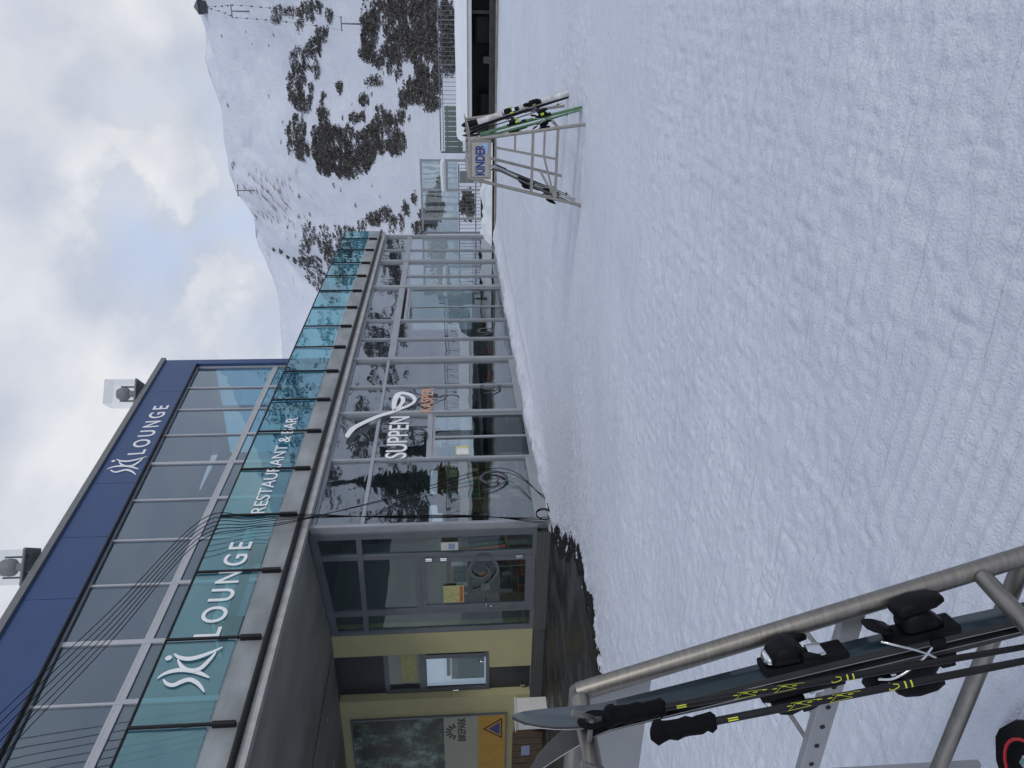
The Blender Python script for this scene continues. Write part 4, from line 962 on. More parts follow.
lamp(29, 567, .60, 'grey lamp inside a clear box on the roof edge nearest the photo corner')
# curved guard rail on the roof at the photo edge
RG = lambda x, y: on(x, y, 1, UY+.5)
t = thing('roof_guard_rail', 'curved metal guard rail with upright bars standing on the roof at the photo edge', 'guard rail', RG(14, 625))
pts = spline([RG(26, 606), RG(14, 606.5), (RG(8, 610)), RG(4, 618), RG(0, 630), RG(-5, 645), RG(-12, 665)], 6)
q = MB(); q.tube(pts, .022, 8); q.build('top_rail', M['steel'], t, inv(t))
for p in pts[11::4]:
    q = MB(); q.tube([p, p-Vector((0, 0, .95))], .012, 6); q.build('upright', M['steel'], t, inv(t))

# bundle of cables from the roof over the balcony to the ground
for k in range(6):
    r0 = on(2, 712+k*9, 1, UY-.3); far = r0+(r0-on(201, 517, 1, SLY-.12))*0.5
    mid = on(201-k*1.2, 520+k*5, 1, SLY-.13-.01*k); sl = on(301-k*1.5, 514+k*1.6, 1, SLY-.14-.01*k)
    end = on(548+k*1.5, 517+k*2-(k > 3)*30, 1, SLY+.06); end.z = max(end.z, .03)
    if k > 3: sl2 = on(420, 492-6*k+20, 1, FY-.10); 
    pts = [far, r0, r0.lerp(mid, .5)-Vector((0, 0, .06)), mid, mid.lerp(sl, .5)+Vector((.02*k, -.01, 0)), sl]
    pts += [on(400, 518-k*.8, 1, SLY+.05), on(480, 517-k*.4, 1, SLY+.03)] if k <= 3 else [on(400, 505-k*2, 1, FY-.06), on(500, 488-k*4, 1, FY-.10)]
    pts += [end, end+Vector((.3, -.1, -.02))]
    q = MB(); q.tube(spline(pts, 8), .0075, 6)
    tag(q.build('cable', M['rubber']), 'thin black cable from the roof over the balcony down to the corner post', 'cable', 'black cables down the building corner')
q = MB(); c = on(552, 515, 1, SLY+.0); pts = [c+Vector((.16*math.cos(t_)*(1+.1*math.sin(t_*.37)), -.04+.01*t_/6, .15+.15*math.sin(t_))) for t_ in np.linspace(0, 17, 80)]
q.tube(pts, .010, 6); tag(q.build('cable_coil', M['rubber']), 'small loose coil of black cable at the foot of the corner post', 'cable')

# ------------------------------------------------------------------ far side of the snow field: kerb, shed, railing, gate, shelter
m = MB(); m.bbox((29.25, -28, -.3), (29.5, 8.55, .07), .02); tag(m.build('concrete_kerb', M['kerb']), 'long low concrete kerb wall along the far edge of the snow field', 'kerb')
m = MB(); m.bbox((29.505, -28, -.3), (29.9, 4.79, .27), .02); tag(m.build('timber_sill', M['sill']), 'long dark weathered timber step behind the beige kerb below the shed', 'step')
t = thing('snowed_in_shed', 'long low dark open shed with thick snow on its roof', 'shed', (31, -8, -.2))
q = MB(); q.box((31.8, -28, -.25), (32.0, 4.7, 1.0)); q.build('rear_wall', M['black'], t, inv(t))
q = MB(); q.box((30.1, -28, .98), (33.2, 4.75, 1.06)); q.build('roof', M['darkpanel'], t, inv(t))
gx = np.linspace(-28, 4.85, 170); gu = np.linspace(0, 1, 14); a, b = np.meshgrid(gx, gu)
prof = np.sin(np.pi*np.clip(b, 0.0, 1.0))**0.35; hh = 1.065+(.40+.12*(fbm(a*.5, b*3, 5, 3)-.5))*prof
xx = 30.0+3.4*b-.10*(1-np.abs(2*b-1))*(b < .5)
sn = grid_mesh('roof_snow', np.stack([xx, a, hh], -1), M['snowcap']); del sn['kind']; sn.parent = t; sn.matrix_local = inv(t)
q = MB(); q.box((30.05, -28, .90), (30.09, 4.7, 1.05)); q.build('roof_edge', M['white'], t, inv(t))
for k in range(8):
    q = MB(); y = 4.5-4.1*k; q.box((30.2, y-.05, -.2), (30.3, y+.05, .978)); q.build('post', M['darkpanel'], t, inv(t))
for k, (y, w, h) in enumerate([(.55, .9, .62), (1.9, .25, .35), (3.2, 1.0, .45), (-2.2, 1.4, .5)]):
    t2 = thing('crate', ['dark boxy crate in the shed nearest the photo edge', 'small grey box in the dark shed', 'dark bundle stored in the shed behind the white skis', 'dark crate deep in the shed beyond the photo edge'][k], 'crate', (31.0, y, -.2), group='clutter inside the dark shed')
    q = MB(); q.bbox((30.8, y, -.22), (31.4, y+w, -.2+h+.3), .03); q.build('body', M['lampgrey' if k == 1 else 'black'], t2, inv(t2))
    q = MB(); q.bbox((30.78, y-.02, -.2+h+.301), (31.42, y+w+.02, -.2+h+.34), .01); q.build('lid', M['black'], t2, inv(t2))
# railing behind the shed roof
RXX = 33.6
def rz(p, px): return on(px, p, 0, RXX)
t = thing('railing', 'grey metal railing with thin upright bars behind the snowy shed roof', 'railing', (RXX, -5, 1.2))
zt_, zl_ = 2.13, 1.30
for z, r in ((zt_, .024), (zl_+.06, .016)):
    q = MB(); q.tube([(RXX, -26, z), (RXX, 5.8, z)], r, 6); q.build('rail', M['alud'], t, inv(t))
q = MB(); q.tube([(RXX+.1, -26, zt_-.12), (RXX+.1, 5.8, zt_-.12)], .014, 6); q.build('rail', M['alud'], t, inv(t))
g0 = rz(105.5, 447).y; g1 = rz(151, 447).y
for k in range(96):
    y = 5.7-.165*k
    if g0-.02 < y < g1+.08: continue
    q = MB(); q.tube([(RXX, y, zl_+.06), (RXX, y, zt_ if k % 10 else zt_+.05)], .011 if k % 10 else .028, 5); q.build('upright' if k % 10 else 'post', M['alud'], t, inv(t))
# slatted gate panel
g0 = rz(105.5, 447).y; g1 = rz(151, 447).y
t = thing('slatted_screen', 'grey green slatted screen panel on the railing behind the rack', 'screen', (RXX-.08, g0, 1.2))
n_ = 9; wy = (g1-g0)/n_
for k in range(n_):
    q = MB(); q.bbox((RXX-.10, g0+wy*k+.012, 1.22-.03*(k/n_)), (RXX-.06, g0+wy*(k+1)-.012, 1.95), .006); q.build('slat', M['greengate'], t, inv(t))
q = MB(); q.box((RXX-.058, g0, 1.3), (RXX-.03, g1, 1.36)); q.box((RXX-.058, g0, 1.8), (RXX-.03, g1, 1.86)); q.box((RXX-.1, g1+.002, 1.0), (RXX-.03, g1+.07, 2.13)); q.build('back_bar', M['alud'], t, inv(t))

# glass shelter frame
SXX = 32.2
SHp = lambda x, y: on(x, y, 0, SXX)
t = thing('glass_shelter', 'open glazed shelter frame with grey posts beside the restaurant end', 'shelter', (SXX, 7, .4))
ztop = SHp(421.5, 195).z
yl_ = [SHp(421, y).y for y in (160.5, 190, 219, 233)]
for y, zf in zip(yl_, (.3, .3, .3, .3)):
    q = MB(); q.box((SXX, y-.045, -.2), (SXX+.08, y+.045, ztop-.05)); q.build('post', M['alu'], t, inv(t))
q = MB(); q.box((SXX-.004, yl_[0]-.06, ztop-.049), (SXX+.09, 8.9, ztop+.03)); q.build('top_bar', M['alu'], t, inv(t))
q = MB(); z = SHp(446.5, 180).z; q.box((SXX+.004, yl_[0]+.046, z-.06), (SXX+.07, yl_[1]-.046, z+.02)); q.build('mid_bar', M['alu'], t, inv(t))
for k in range(3):
    g = MB(); g.box((SXX+.035, yl_[k]+.05, SHp(459, 200).z+.05), (SXX+.043, yl_[k+1]-.05, ztop-.055)); g.build('pane', M['glass'], t, inv(t))
q = MB(); z = SHp(444, 180).z; q.tube(spline([(SXX, yl_[0]-.05, z+.02), (SXX, yl_[0]+.3, z+.05), (SXX, yl_[1]-.2, z+.03), (SXX, yl_[1]+.12, z)], 5), [.06]+[.1]*14+[.05], 8); tag(q.build('snow_roll', M['snowcap']), 'roll of snow lying along the middle bar of the glass shelter', 'snow')
# balustrade of upright bars inside the shelter
t = thing('shelter_railing', 'short grey railing of upright bars inside the glass shelter', 'railing', (SXX+.3, 7, .5))
za, zc_ = SHp(459, 200).z, SHp(476, 200).z; y0, y1 = SHp(459, 166).y, yl_[3]
for z in (za, zc_):
    q = MB(); q.tube([(SXX+.3, y0, z), (SXX+.3, y1, z)], .022, 6); q.build('rail', M['alud'], t, inv(t))
k = 0; y = y0
while y < y1:
    q = MB(); q.tube([(SXX+.3, y, zc_-.3), (SXX+.3, y, za)], .011, 5); q.build('upright', M['alud'], t, inv(t)); y += .15
# grey sign back on a stand
t = thing('grey_sign', 'blank grey sign panel on a thin black stand behind the ski rack', 'sign', (30.6, 6.3, 0))
a = on(459.5, 171, 0, 30.6); c = on(474, 183, 0, 30.6)
q = MB(); q.bbox((30.58, a.y, c.z), (30.63, c.y, a.z), .01); q.build('panel', M['greybox'], t, inv(t))
q = MB(); q.tube([(30.605, (a.y+c.y)/2, c.z), (30.605, (a.y+c.y)/2, -.2)], .03, 8); q.build('stand', M['black'], t, inv(t))
# snow heap between kerb and shelter
gy = np.linspace(4.9, 8.9, 60); gu = np.linspace(0, 1, 20); a, b = np.meshgrid(gy, gu)
hh = -.2+(.62+.5*(fbm(a*1.4, b*3, 15, 4)-.5))*np.sin(np.pi*np.clip(b*.9+.05, 0, 1))**.5
o = grid_mesh('snow_bank', np.stack([29.95+3.0*b, a, hh], -1), M['snowcap']); o['kind'] = 'structure'
m = MB(); m.box((29.72, 4.8, -.3), (29.93, 8.8, .12)); tag(m.build('dark_channel', M['black']), 'dark drain strip behind the kerb near the restaurant end', 'drain')

# low wall with railing on the near side of the snow field (seen mirrored in the glass)
m = MB(); m.bbox((-10, -13.3, -.3), (29, -12.9, .95), .02); t = tag(m.build('dark_barrier', M['darkpanel']), 'long dark low barrier across the snow field, mirrored in the restaurant glass', 'barrier')
gx = np.linspace(-10, 29, 160); gu = np.linspace(0, 1, 10); a, b = np.meshgrid(gx, gu)
o = grid_mesh('barrier_snow', np.stack([a, -12.85-1.8*b, .955+.3*np.sin(np.pi*b)**.5+.05*fbm(a, b, 4)], -1), M['snowcap']); del o['kind']; o.parent = t
t = thing('mirrored_railing', 'thin railing beyond the dark barrier, seen mirrored in the restaurant glass', 'railing', (10, -15, 1))
for z in (1.35, 2.2):
    q = MB(); q.tube([(-10, -15, z), (33, -15, z)], .03, 6); q.build('rail', M['alud'], t, inv(t))
for k in range(60):
    q = MB(); q.tube([(-9+.7*k, -15, .9), (-9+.7*k, -15, 2.2)], .02, 5); q.build('upright', M['alud'], t, inv(t))

# trees seen mirrored in the glass
def fir(p, h, lab, wd=.15):
    t = thing('fir_tree', lab, 'fir tree', p, group='trees mirrored in the glass'); q = MB(); q.tube([(0, 0, -.5), (0, 0, h)], [h*.022, .01], 8); q.build('trunk', M['bark'], t)
    q = MB(); z = h*.08
    while z < h*.98:
        R_ = (1-z/h)**.8*h*wd*random.uniform(.65, 1.15); nb = 9
        for j in range(nb):
            an = random.uniform(0, 6.28); L_ = R_*random.uniform(.6, 1.1)
            for s_ in range(5):
                f_ = (s_+.6)/5; c = Vector((math.cos(an)*L_*f_, math.sin(an)*L_*f_, z-L_*.35*f_)); d = Vector((math.cos(an), math.sin(an), -.35)); e = Vector((-math.sin(an), math.cos(an), random.uniform(-.3, .3)))
                w = h*.018*(1.3-f_*.6)*random.uniform(.8, 1.5)
                q.add([c-e*w-d*w, c+e*w-d*w*.6, c+d*w*1.6+Vector((0, 0, -w*.5))], [(0, 1, 2)]); q.add([c-Vector((0, 0, w))-d*w, c+Vector((0, 0, w))-d*w, c+d*w*1.4], [(0, 1, 2)])
        z += h*.028
    q.build('crown', M['fir'], t, recalc=False)
def bare(p, h, lab):
    t = thing('bare_tree', lab, 'tree', p, group='trees mirrored in the glass'); q = MB(); c = MB()
    def br(a, d, L_, r, dep):
        pts = [a]; dd = d.copy()
        for k in range(4):
            dd = (dd+Vector((random.gauss(0, .12), random.gauss(0, .12), random.gauss(.04, .08)))).normalized(); pts.append(pts[-1]+dd*L_/4)
        (q if dep == 0 else c).tube(pts, [r*(1-.13*i) for i in range(5)], 5 if dep else 8)
        if dep < 4:
            for k in range(4 if dep < 2 else 3):
                i = random.choice((2, 3, 4)); n_ = (dd+Vector((random.gauss(0, .6), random.gauss(0, .6), random.gauss(.15, .3)))).normalized(); br(pts[i], n_, L_*random.uniform(.5, .72), r*.5, dep+1)
    br(Vector((0, 0, -.4)), Vector((0, 0, 1)), h*.42, h*.018, 0); q.build('trunk', M['bark'], t); c.build('crown', M['bark'], t, recalc=False)
def mirror(x, y, yv):
    p = on(x, y, 1, 2*FY-yv); return Vector((p.x, yv, 0)), p.z
p, z = mirror(340, 485, -22); fir(p, z+1.2, 'dark fir tree mirrored in the upper corner pane of the restaurant')
p, z = mirror(392, 470, -20); fir(p+Vector((3, 0, 0)), z+1, 'second smaller fir tree mirrored beside the soup lettering')
p, z = mirror(360, 432, -18); bare(p, z+2.5, 'bare branched tree mirrored in the pane with the spoon handle')
p, z = mirror(375, 405, -21); bare(p, z+1.0, 'bare branched tree mirrored right of the spoon handle')

# ------------------------------------------------------------------ ski racks
def kinder_rack():
    X0, X1 = 10.1, 12.0
    t = thing('ski_rack', 'beige steel children ski rack with blue KINDER sign out on the snow', 'ski rack', (10.1, 1.85, 0), group='steel ski racks')
    Yt = (1.61, 2.09); Yb = (1.40, 2.45); H = 1.50
    def yl(i, z): return Yb[i]+(Yt[i]-Yb[i])*z/H
    r = .022
    for X in (X1, X0):
        for i in (0, 1):
            q = MB(); q.tube([(X, yl(i, 0)-0, gz(X, yl(i, 0))-.03), (X, yl(i, H), H)], r, 10); q.build('leg', M['galv'], t, inv(t))
        q = MB(); q.tube([(X, yl(0, H), H-.01), (X, yl(1, H), H-.01)], r*.95, 10); q.build('top_bar', M['galv'], t, inv(t))
        if X == X1: continue
        for z in (.36, .68):
            q = MB(); q.bar((X, yl(0, z)+.01, z), (X, yl(1, z)-.01, z), .03, .035); q.build('cross_bar', M['galv'], t, inv(t))
        q = MB(); q.bar((X, 1.70, 1.16), (X, 1.84, .37), .028, .028); q.build('centre_bar', M['galv'], t, inv(t))
        for z in (.53, .91):
            q = MB(); q.bar((X, yl(0, z)+.01, z), (X, 1.70+.14*(1.16-z)/.79, z), .026, .026); q.build('short_bar', M['galv'], t, inv(t))
        q = MB(); q.bar((X, 1.81, .53), (X, yl(1, .36)-.02, .37), .026, .026); q.build('brace', M['galv'], t, inv(t))
    for i in (0, 1):
        for z in ((H, .36) if i == 0 else (H, .36)):
            q = MB(); q.tube([(X0, yl(i, z), z-.004), (X1, yl(i, z), z-.004)], r*.9, 10); q.build('side_rail', M['galv'], t, inv(t))
        for k in range(8):
            q = MB(); sg_ = -1 if i == 0 else 1; x = X0+.15+k*.23; q.tube([(x, yl(i, H), H), (x, yl(i, H)+sg_*.09, H+.03)], .006, 6); q.build('prong', M['galv'], t, inv(t))
    q = MB(); q.bbox((X0-.012, 1.625, 1.245), (X0+.006, 2.075, 1.475), .004); pl = q.build('sign_panel', M['signgrey'], t, inv(t))
    q = MB()
    for (u0, w0, u1, w1) in ((1.60, 1.22, 1.622, 1.49), (2.078, 1.22, 2.10, 1.49), (1.623, 1.22, 2.077, 1.242), (1.623, 1.478, 2.077, 1.49)): q.box((X0-.02, u0, w0), (X0+.01, u1, w1))
    q.build('sign_frame', M['galv'], t, inv(t))
    o = text('sign_lettering', 'KINDER', frame((X0-.016, 2.05, 1.305), (0, -1, 0), (0, 0, 1)), .115, 1, M['signblue'], t, width=.385, ext=.003, bold=.004)
    q = MB(); q.prism([(1.645, 1.262), (1.78, 1.262), (1.80, 1.28), (1.70, 1.298), (1.665, 1.35), (1.64, 1.32)], 0, X0-.019, X0-.0165); q.build('sign_patch', M['signpale'], t, inv(t))
kinder_rack()

def near_rack():
    X = 1.36; c = on(578, 692, 2, 1.45); X = c.x; yT = c.y; H = 1.45
    t = thing('ski_rack', 'stainless steel tube ski rack closest to the camera, its end plate blank', 'ski rack', (X, yT, 0), group='steel ski racks')
    lo = on(1024, 556, 0, X); k = (yT-lo.y)/(H-lo.z)
    def yl(z): return yT-k*(H-z)
    Ym = yT+1.05; YT2 = yT+.62
    r = .0235
    q = MB(); q.tube([(X, yl(-.05), -.05), (X, yl(H), H)], r, 16); q.build('leg', M['steel'], t, inv(t))
    q = MB(); q.tube([(X, YT2+k*(H+.05), -.05), (X, YT2, H)], r, 16); q.build('leg', M['steel'], t, inv(t))
    q = MB(); q.tube([(X, yT-.004, H-.0), (X, YT2, H-.0)], r*.98, 16); q.build('top_bar', M['steel'], t, inv(t))
    for y in (yT, YT2):
        q = MB(); q.tube([(X-r, y, H-.002), (X-1.9, y, H-.002)], r*.98, 16); q.build('ridge_rail', M['steel'], t, inv(t))
    zs = on(975, 575, 0, X).z
    q = MB(); q.tube([(X-r, yl(zs), zs), (X-1.9, yl(zs), zs)], r*.9, 14); q.build('side_rail', M['steel'], t, inv(t))
    q = MB(); q.tube([(X-1.9, yl(-.05), -.05), (X-1.9, yl(H), H)], r, 12); q.build('leg', M['steel'], t, inv(t))
    q = MB(); q.tube([(X-1.9, YT2+k*(H+.05), -.05), (X-1.9, YT2, H)], r, 12); q.build('leg', M['steel'], t, inv(t))
    a = on(842, 630, 0, X); e = on(816, 768, 0, X); zb_ = (a.z+e.z)/2
    q = MB(); q.bbox((X-.004, yl(zb_)+.012, zb_-.028), (X+.022, YT2+.3, zb_+.028), .003); hb = q.build('holed_bar', M['steelplate'], t, inv(t))
    for j in range(9):
        q = MB(); y = yl(zb_)+.12+j*.075; q.tube([(X-.0045, y, zb_), (X-.0062, y, zb_)], .007, 12); q.build('hole', M['black'], hb)
    for j in range(4):
        q = MB(); y = yl(zb_)+.22+j*.10; q.tube([(X+.023, y, zb_+.004), (X+.19, y, zb_+.03)], .0065, 8); q.build('prong', M['steel'], t, inv(t))
    z2 = (on(1005, 602, 0, X).z+on(940, 768, 0, X).z)/2
    q = MB(); q.tube([(X, yl(z2)+.01, z2), (X, YT2+.35, z2)], r*.9, 14); q.build('cross_bar', M['steel'], t, inv(t))
    a = on(978, 759, 0, X+.1)
    q = MB(); q.bbox((X+.08, a.y, a.z), (X+.10, a.y+.09, zb_-.06), .003); q.build('strut', M['steelplate'], t, inv(t))
    z0 = on(645, 720, 0, X).z
    q = MB(); q.prism([(yl(z0)+.012, z0), (YT2+.02, z0), (YT2-.02, H-.02), (yT+.01, H-.02)], 0, X-.004, X+.004); q.build('end_plate', M['steelplate'], t, inv(t))
    for j in range(3):
        x = X-.42-.0*j+.13*j; q = MB(); q.tube([(x, yT, H), (x, yT-.10, H+.0), (x, yT-.12, H+.045)], .007, 10); q.build('prong', M['steel'], t, inv(t))
    return X, yT, k
NX, NY, NK = near_rack()

# ------------------------------------------------------------------ skis
def ski_parts(t, L_, w, mats, bind=True, curl=.055, bc=.46, hz=1.0, twin=False, accent=None, fat=1.0, tipm=None):
    """local x along the ski from tail to tip, y across, z out of the topsheet; mats: topsheet, side, edge"""
    n_ = 56; vs = []; st = []
    for i in range(n_):
        s_ = i/(n_-1); x = s_*L_
        ww = w*(.86+.14*(2*abs(s_-.47))**2*1.2)
        if s_ > .90: ww = w*1.10*math.sqrt(max(0.02, 1-((s_-.90)/.10)**2.2))
        if s_ < .02: ww *= .75+.25*s_/.02
        z = .004*math.sin(math.pi*s_)
        if s_ > .86: z += curl*((s_-.86)/.14)**1.9
        if twin and s_ < .06: z += .02*((.06-s_)/.06)**2
        th = .006+.013*math.exp(-((s_-.47)/.26)**2)
        if s_ > .9: th = .006
        st.append((x, ww/2, z, th))
    b = MB(); vv = []
    for x, h, z, th in st: vv += [(x, -h, z), (x, h, z), (x, h-.003, z+th), (x, -h+.003, z+th)]
    fs = []; 
    def quadset(i0, i1, mi): b.add([], [])
    o = len(b.v); b.v += vv
    for i in range(n_-1):
        a, c = o+i*4, o+i*4+4
        tip = i/(n_-1) > .84 and tipm
        for f, mi in (((a+3, a+2, c+2, c+3), 3 if tip else 0), ((a, c, c+1, a+1), 1), ((a+1, c+1, c+2, a+2), 1), ((a, a+3, c+3, c), 1)): b.f.append(f); b.mi.append(mi); b.sm.append(mi in (0, 3))
    b.f += [(o, o+1, o+2, o+3), (o+4*n_-4, o+4*n_-1, o+4*n_-2, o+4*n_-3)]; b.mi += [1, 1]; b.sm += [False]*2
    b.build('ski_body', [mats[0], mats[1], mats[2], tipm or mats[0]], t)
    e = MB()
    for sgn in (-1, 1): e.tube([(x, sgn*h, z+.0012) for x, h, z, th in st[1:-1]], .0014, 4)
    e.build('edge', mats[2], t)
    zt = .024; xc = L_*bc; k = fat; ac = accent or M['plastic']
    if bind:
        n_before = set(t.children)
        # toe piece, towards the tip: rounded housing with a bright nose, wings, sole plate
        x0 = xc+.155
        def loft(q, secs, mi=0):
            """rounded body through cross-sections (x, half width, z low, z high)"""
            n_ = 14; vs = []
            for x, hw, za, zb in secs:
                for j in range(n_):
                    t_ = 2*math.pi*j/n_; c_, s_ = math.cos(t_), math.sin(t_); e_ = .62
                    vs.append((x, hw*math.copysign(abs(c_)**e_, c_), (za+zb)/2+(zb-za)/2*math.copysign(abs(s_)**e_, s_)))
            m_ = len(secs); fs = [(i*n_+j, i*n_+(j+1) % n_, (i+1)*n_+(j+1) % n_, (i+1)*n_+j) for i in range(m_-1) for j in range(n_)]
            q.add(vs, fs+[tuple(range(n_))[::-1], tuple(range(n_*(m_-1), n_*m_))], mi, True)
        q = MB(); q.bbox((x0-.14, -.030*k, zt-.008), (x0+.115, .030*k, zt+.012), .006)
        loft(q, [(x0-.012, .030*k, zt+.016, zt+.040), (x0+.005, .037*k, zt+.012, zt+.054), (x0+.035, .039*k, zt+.012, zt+.060), (x0+.066, .036*k, zt+.012, zt+.054), (x0+.085, .030*k, zt+.012, zt+.040)]); tp = q.build('toe_binding', M['plastic'], t)
        q = MB(); loft(q, [(x0+.0852, .028*k, zt+.014, zt+.038), (x0+.098, .023*k, zt+.014, zt+.033), (x0+.106, .012*k, zt+.015, zt+.025)]); q.build('toe_nose', M['chrome'], tp)
        for sg_ in (-1, 1): q = MB(); loft(q, [(x0-.05, sg_*0+.008, zt+.020, zt+.030), (x0-.02, .011, zt+.018, zt+.040), (x0+.005, .010, zt+.018, zt+.044)]); q.v = [(v[0], v[1]+sg_*(.040*k-.004*(v[0]-x0)/.05), v[2]) for v in q.v]; q.build('toe_wing', ac, tp)
        q = MB(); q.bbox((x0-.075, -.024*k, zt+.0123), (x0-.03, .024*k, zt+.020), .003); q.build('glide_plate', M['chrome'], tp)
        # heel piece, towards the tail: track, tower, overhanging lever block, pedal and brake
        x1 = xc-.17
        q = MB(); q.bbox((x1-.15, -.032*k, zt-.008), (x1+.055, .032*k, zt+.014), .006)
        loft(q, [(x1-.105, .022*k, zt+.012, zt+.030), (x1-.075, .031*k, zt+.012, zt+.052), (x1-.04, .034*k, zt+.012, zt+.066), (x1-.005, .033*k, zt+.012, zt+.062), (x1+.014, .026*k, zt+.016, zt+.046)]); hp = q.build('heel_binding', M['plastic'], t)
        q = MB(); loft(q, [(x1-.115, .018*k, zt+.070, zt+.084), (x1-.085, .027*k, zt+.062, zt+.092), (x1-.03, .031*k, zt+.058, zt+.094), (x1+.012, .030*k, zt+.056, zt+.088), (x1+.030, .022*k, zt+.060, zt+.080)]); q.build('heel_lever', M['plastic'], hp)
        if accent: q = MB(); q.bbox((x1-.060, -.037*k, zt+.018), (x1-.010, .037*k, zt+.056), .01); q.build('heel_cover', ac, hp)
        q = MB(); loft(q, [(x1+.045, .026*k, zt+.022, zt+.032), (x1+.075, .030*k, zt+.028, zt+.044), (x1+.105, .026*k, zt+.040, zt+.052), (x1+.118, .016*k, zt+.046, zt+.052)]); q.build('brake_pedal', M['plastic'], t)
        for sg_ in (-1, 1):
            q = MB(); q.tube(spline([(x1+.09, sg_*.028*k, zt+.018), (x1+.05, sg_*.046*k, zt+.01), (x1-.02, sg_*.052*k, zt-.018), (x1-.075, sg_*.050*k, zt-.055)], 5), .0032, 7); q.bbox((x1-.105, sg_*.050*k-.007, zt-.066), (x1-.062, sg_*.050*k+.007, zt-.048), .004, 1); q.build('brake_arm', [M['chrome'], M['plastic']], t)
        if hz != 1.0:
            for c_ in t.children:
                if c_ not in n_before: c_.matrix_local = Matrix.Translation((xc*.20, 0, zt*(1-hz)))@Matrix.Diagonal((.80, hz, hz*1.05, 1))
def place_ski(name, lab, tail, tip, nrm, L_, w, mats, **kw):
    tail, tip = Vector(tail), Vector(tip); a = (tip-tail).normalized(); z = Vector(nrm); z = (z-a*z.dot(a)).normalized(); y = z.cross(a)
    M4 = Matrix(((a.x, y.x, z.x, tail.x), (a.y, y.y, z.y, tail.y), (a.z, y.z, z.z, tail.z), (0, 0, 0, 1)))
    t = thing(name, lab, 'ski', M4=M4, group=kw.pop('group', None)); ski_parts(t, L_, w, mats, **kw); return t, M4
def pole(lab, grip, foot, L_, mark=False, strap=True, group='ski poles', tipmat='plastic', nrm=(-1, -.3, 0), r=.0085):
    grip, foot = Vector(grip), Vector(foot); a = (foot-grip).normalized(); z = Vector(nrm); z = (z-a*z.dot(a)).normalized(); y = z.cross(a)
    M4 = Matrix(((a.x, y.x, z.x, grip.x), (a.y, y.y, z.y, grip.y), (a.z, y.z, z.z, grip.z), (0, 0, 0, 1)))
    t = thing('ski_pole', lab, 'ski pole', M4=M4, group=group)
    q = MB(); q.tube([(.10, 0, 0), (L_*.6, 0, 0), (L_-.06, 0, 0)], [r, r*.95, r*.62], 12); q.tube([(L_-.06, 0, 0), (L_, 0, 0)], [r*.5, r*.18], 8); q.build('shaft', M['black'], t)
    q = MB(); rs = [.014, .0245, .0225, .0195, .0215, .0195, .0205, .0185, .020, .018, .022, .014]; xs = [-.008, 0, .014, .03, .045, .058, .072, .085, .098, .112, .125, .135]
    q.tube([(x, 0, 0.003*math.sin(i*1.9)) for i, x in enumerate(xs)], rs, 14); q.bbox((.0, -.012, -.034), (.022, .012, -.012), .007); q.build('grip', M['rubber'], t)
    if strap: q = MB(); pts = spline([(.005, 0, .016), (-.035, .006, .035), (-.06, .004, .01), (-.04, -.006, -.03), (.0, -.004, -.018)], 6); q.ribbon(pts, [.018]*len(pts), (0, 1, .1), .002); q.build('strap', M['rubber'], t)
    q = MB(); q.tube([(L_-.085, 0, 0), (L_-.075, 0, 0), (L_-.070, 0, 0)], [.012, .030, .027], 14); q.build('basket', M['plastic'], t)
    if mark:
        q = MB()
        def st(x0, a0, x1, a1, w_=.0008):
            rr_ = r*1.03; pts = []
            for k in range(5):
                x = x0+(x1-x0)*k/4; an = a0+(a1-a0)*k/4; pts.append((x, math.sin(an)*rr_, math.cos(an)*rr_))
            q.tube(pts, w_*.5, 5)
        ph = mark
        st(.160, ph-.4, .182, ph-.4, .003); st(.160, ph+.1, .182, ph+.1, .003)
        x = .26
        rnd = random.Random(int(ph*100))
        for k in (0, 1):
            x0 = .29+k*.09; st(x0, ph-.9, x0+.05, ph-.5); st(x0+.05, ph-.5, x0+.02, ph+.7); st(x0+.02, ph+.7, x0, ph-.9)
            st(x0+.01, ph+.9, x0+.07, ph+.6)
        for k in range(7): st(.29+k*.022, ph+.3+.2*(k % 2), .30+k*.022, ph+.3+.2*(k % 2), .0018)
        an = [ph+.7*math.cos(j*.9) for j in range(6)]       # ring-shaped letter mark and two bars
        for j in range(5): st(.52+.012*math.sin(j*1.05), an[j], .52+.012*math.sin((j+1)*1.05), an[j+1], .002)
        for j in (0, 1): st(.545+.013*j, ph-.8, .545+.013*j, ph+.8, .004)
        q.build('pole_print', M['polemark'], t)
    return t

# the pair against the near rack: bases together, topsheets outwards, resting on the ridge rail
lean = lambda z, off: NY-.028-off-NK*0.62*(1.45-z)
def on_lean(x, y, off):
    d = ray(x, y); kk = NK*.62
    t_ = (NY-.028-off-kk*1.45-CP.y+kk*CP.z)/(d.y-kk*d.z)
    return CP+d*t_
def fore_pair():
    tipf = on_lean(517, 737, .0); low = on_lean(1024, 618, .0)
    a = (tipf-low).normalized(); L_ = 1.72; tail = tipf-a*L_
    n_ = Vector((.22, -.92, -.12))
    g = 'dark skis on the near rack'
    w_ = Vector((0, 0, 0)); z = (n_-a*n_.dot(a)).normalized()
    place_ski('ski', 'petrol blue ski with grey tip, front one of the pair on the near rack', tail+z*.004, tipf+z*.004, n_, L_, .074, (M['skyblue'], M['skiside'], M['edge']), tipm=M['skigrey'], fat=1.0, curl=.05, bc=.525, hz=1.0001)
    place_ski('ski', 'dark ski at the back of the pair on the near rack, its tip curling away', tail-z*.004, tipf-z*.004-Vector((0, 0, .02)), -n_, L_, .074, (M['skyblue'], M['skiside'], M['edge']), tipm=M['skigrey'], fat=1.0, curl=.10, bc=.535, hz=1.0001)
    # mark at the tip
    return tail, tipf, z, a
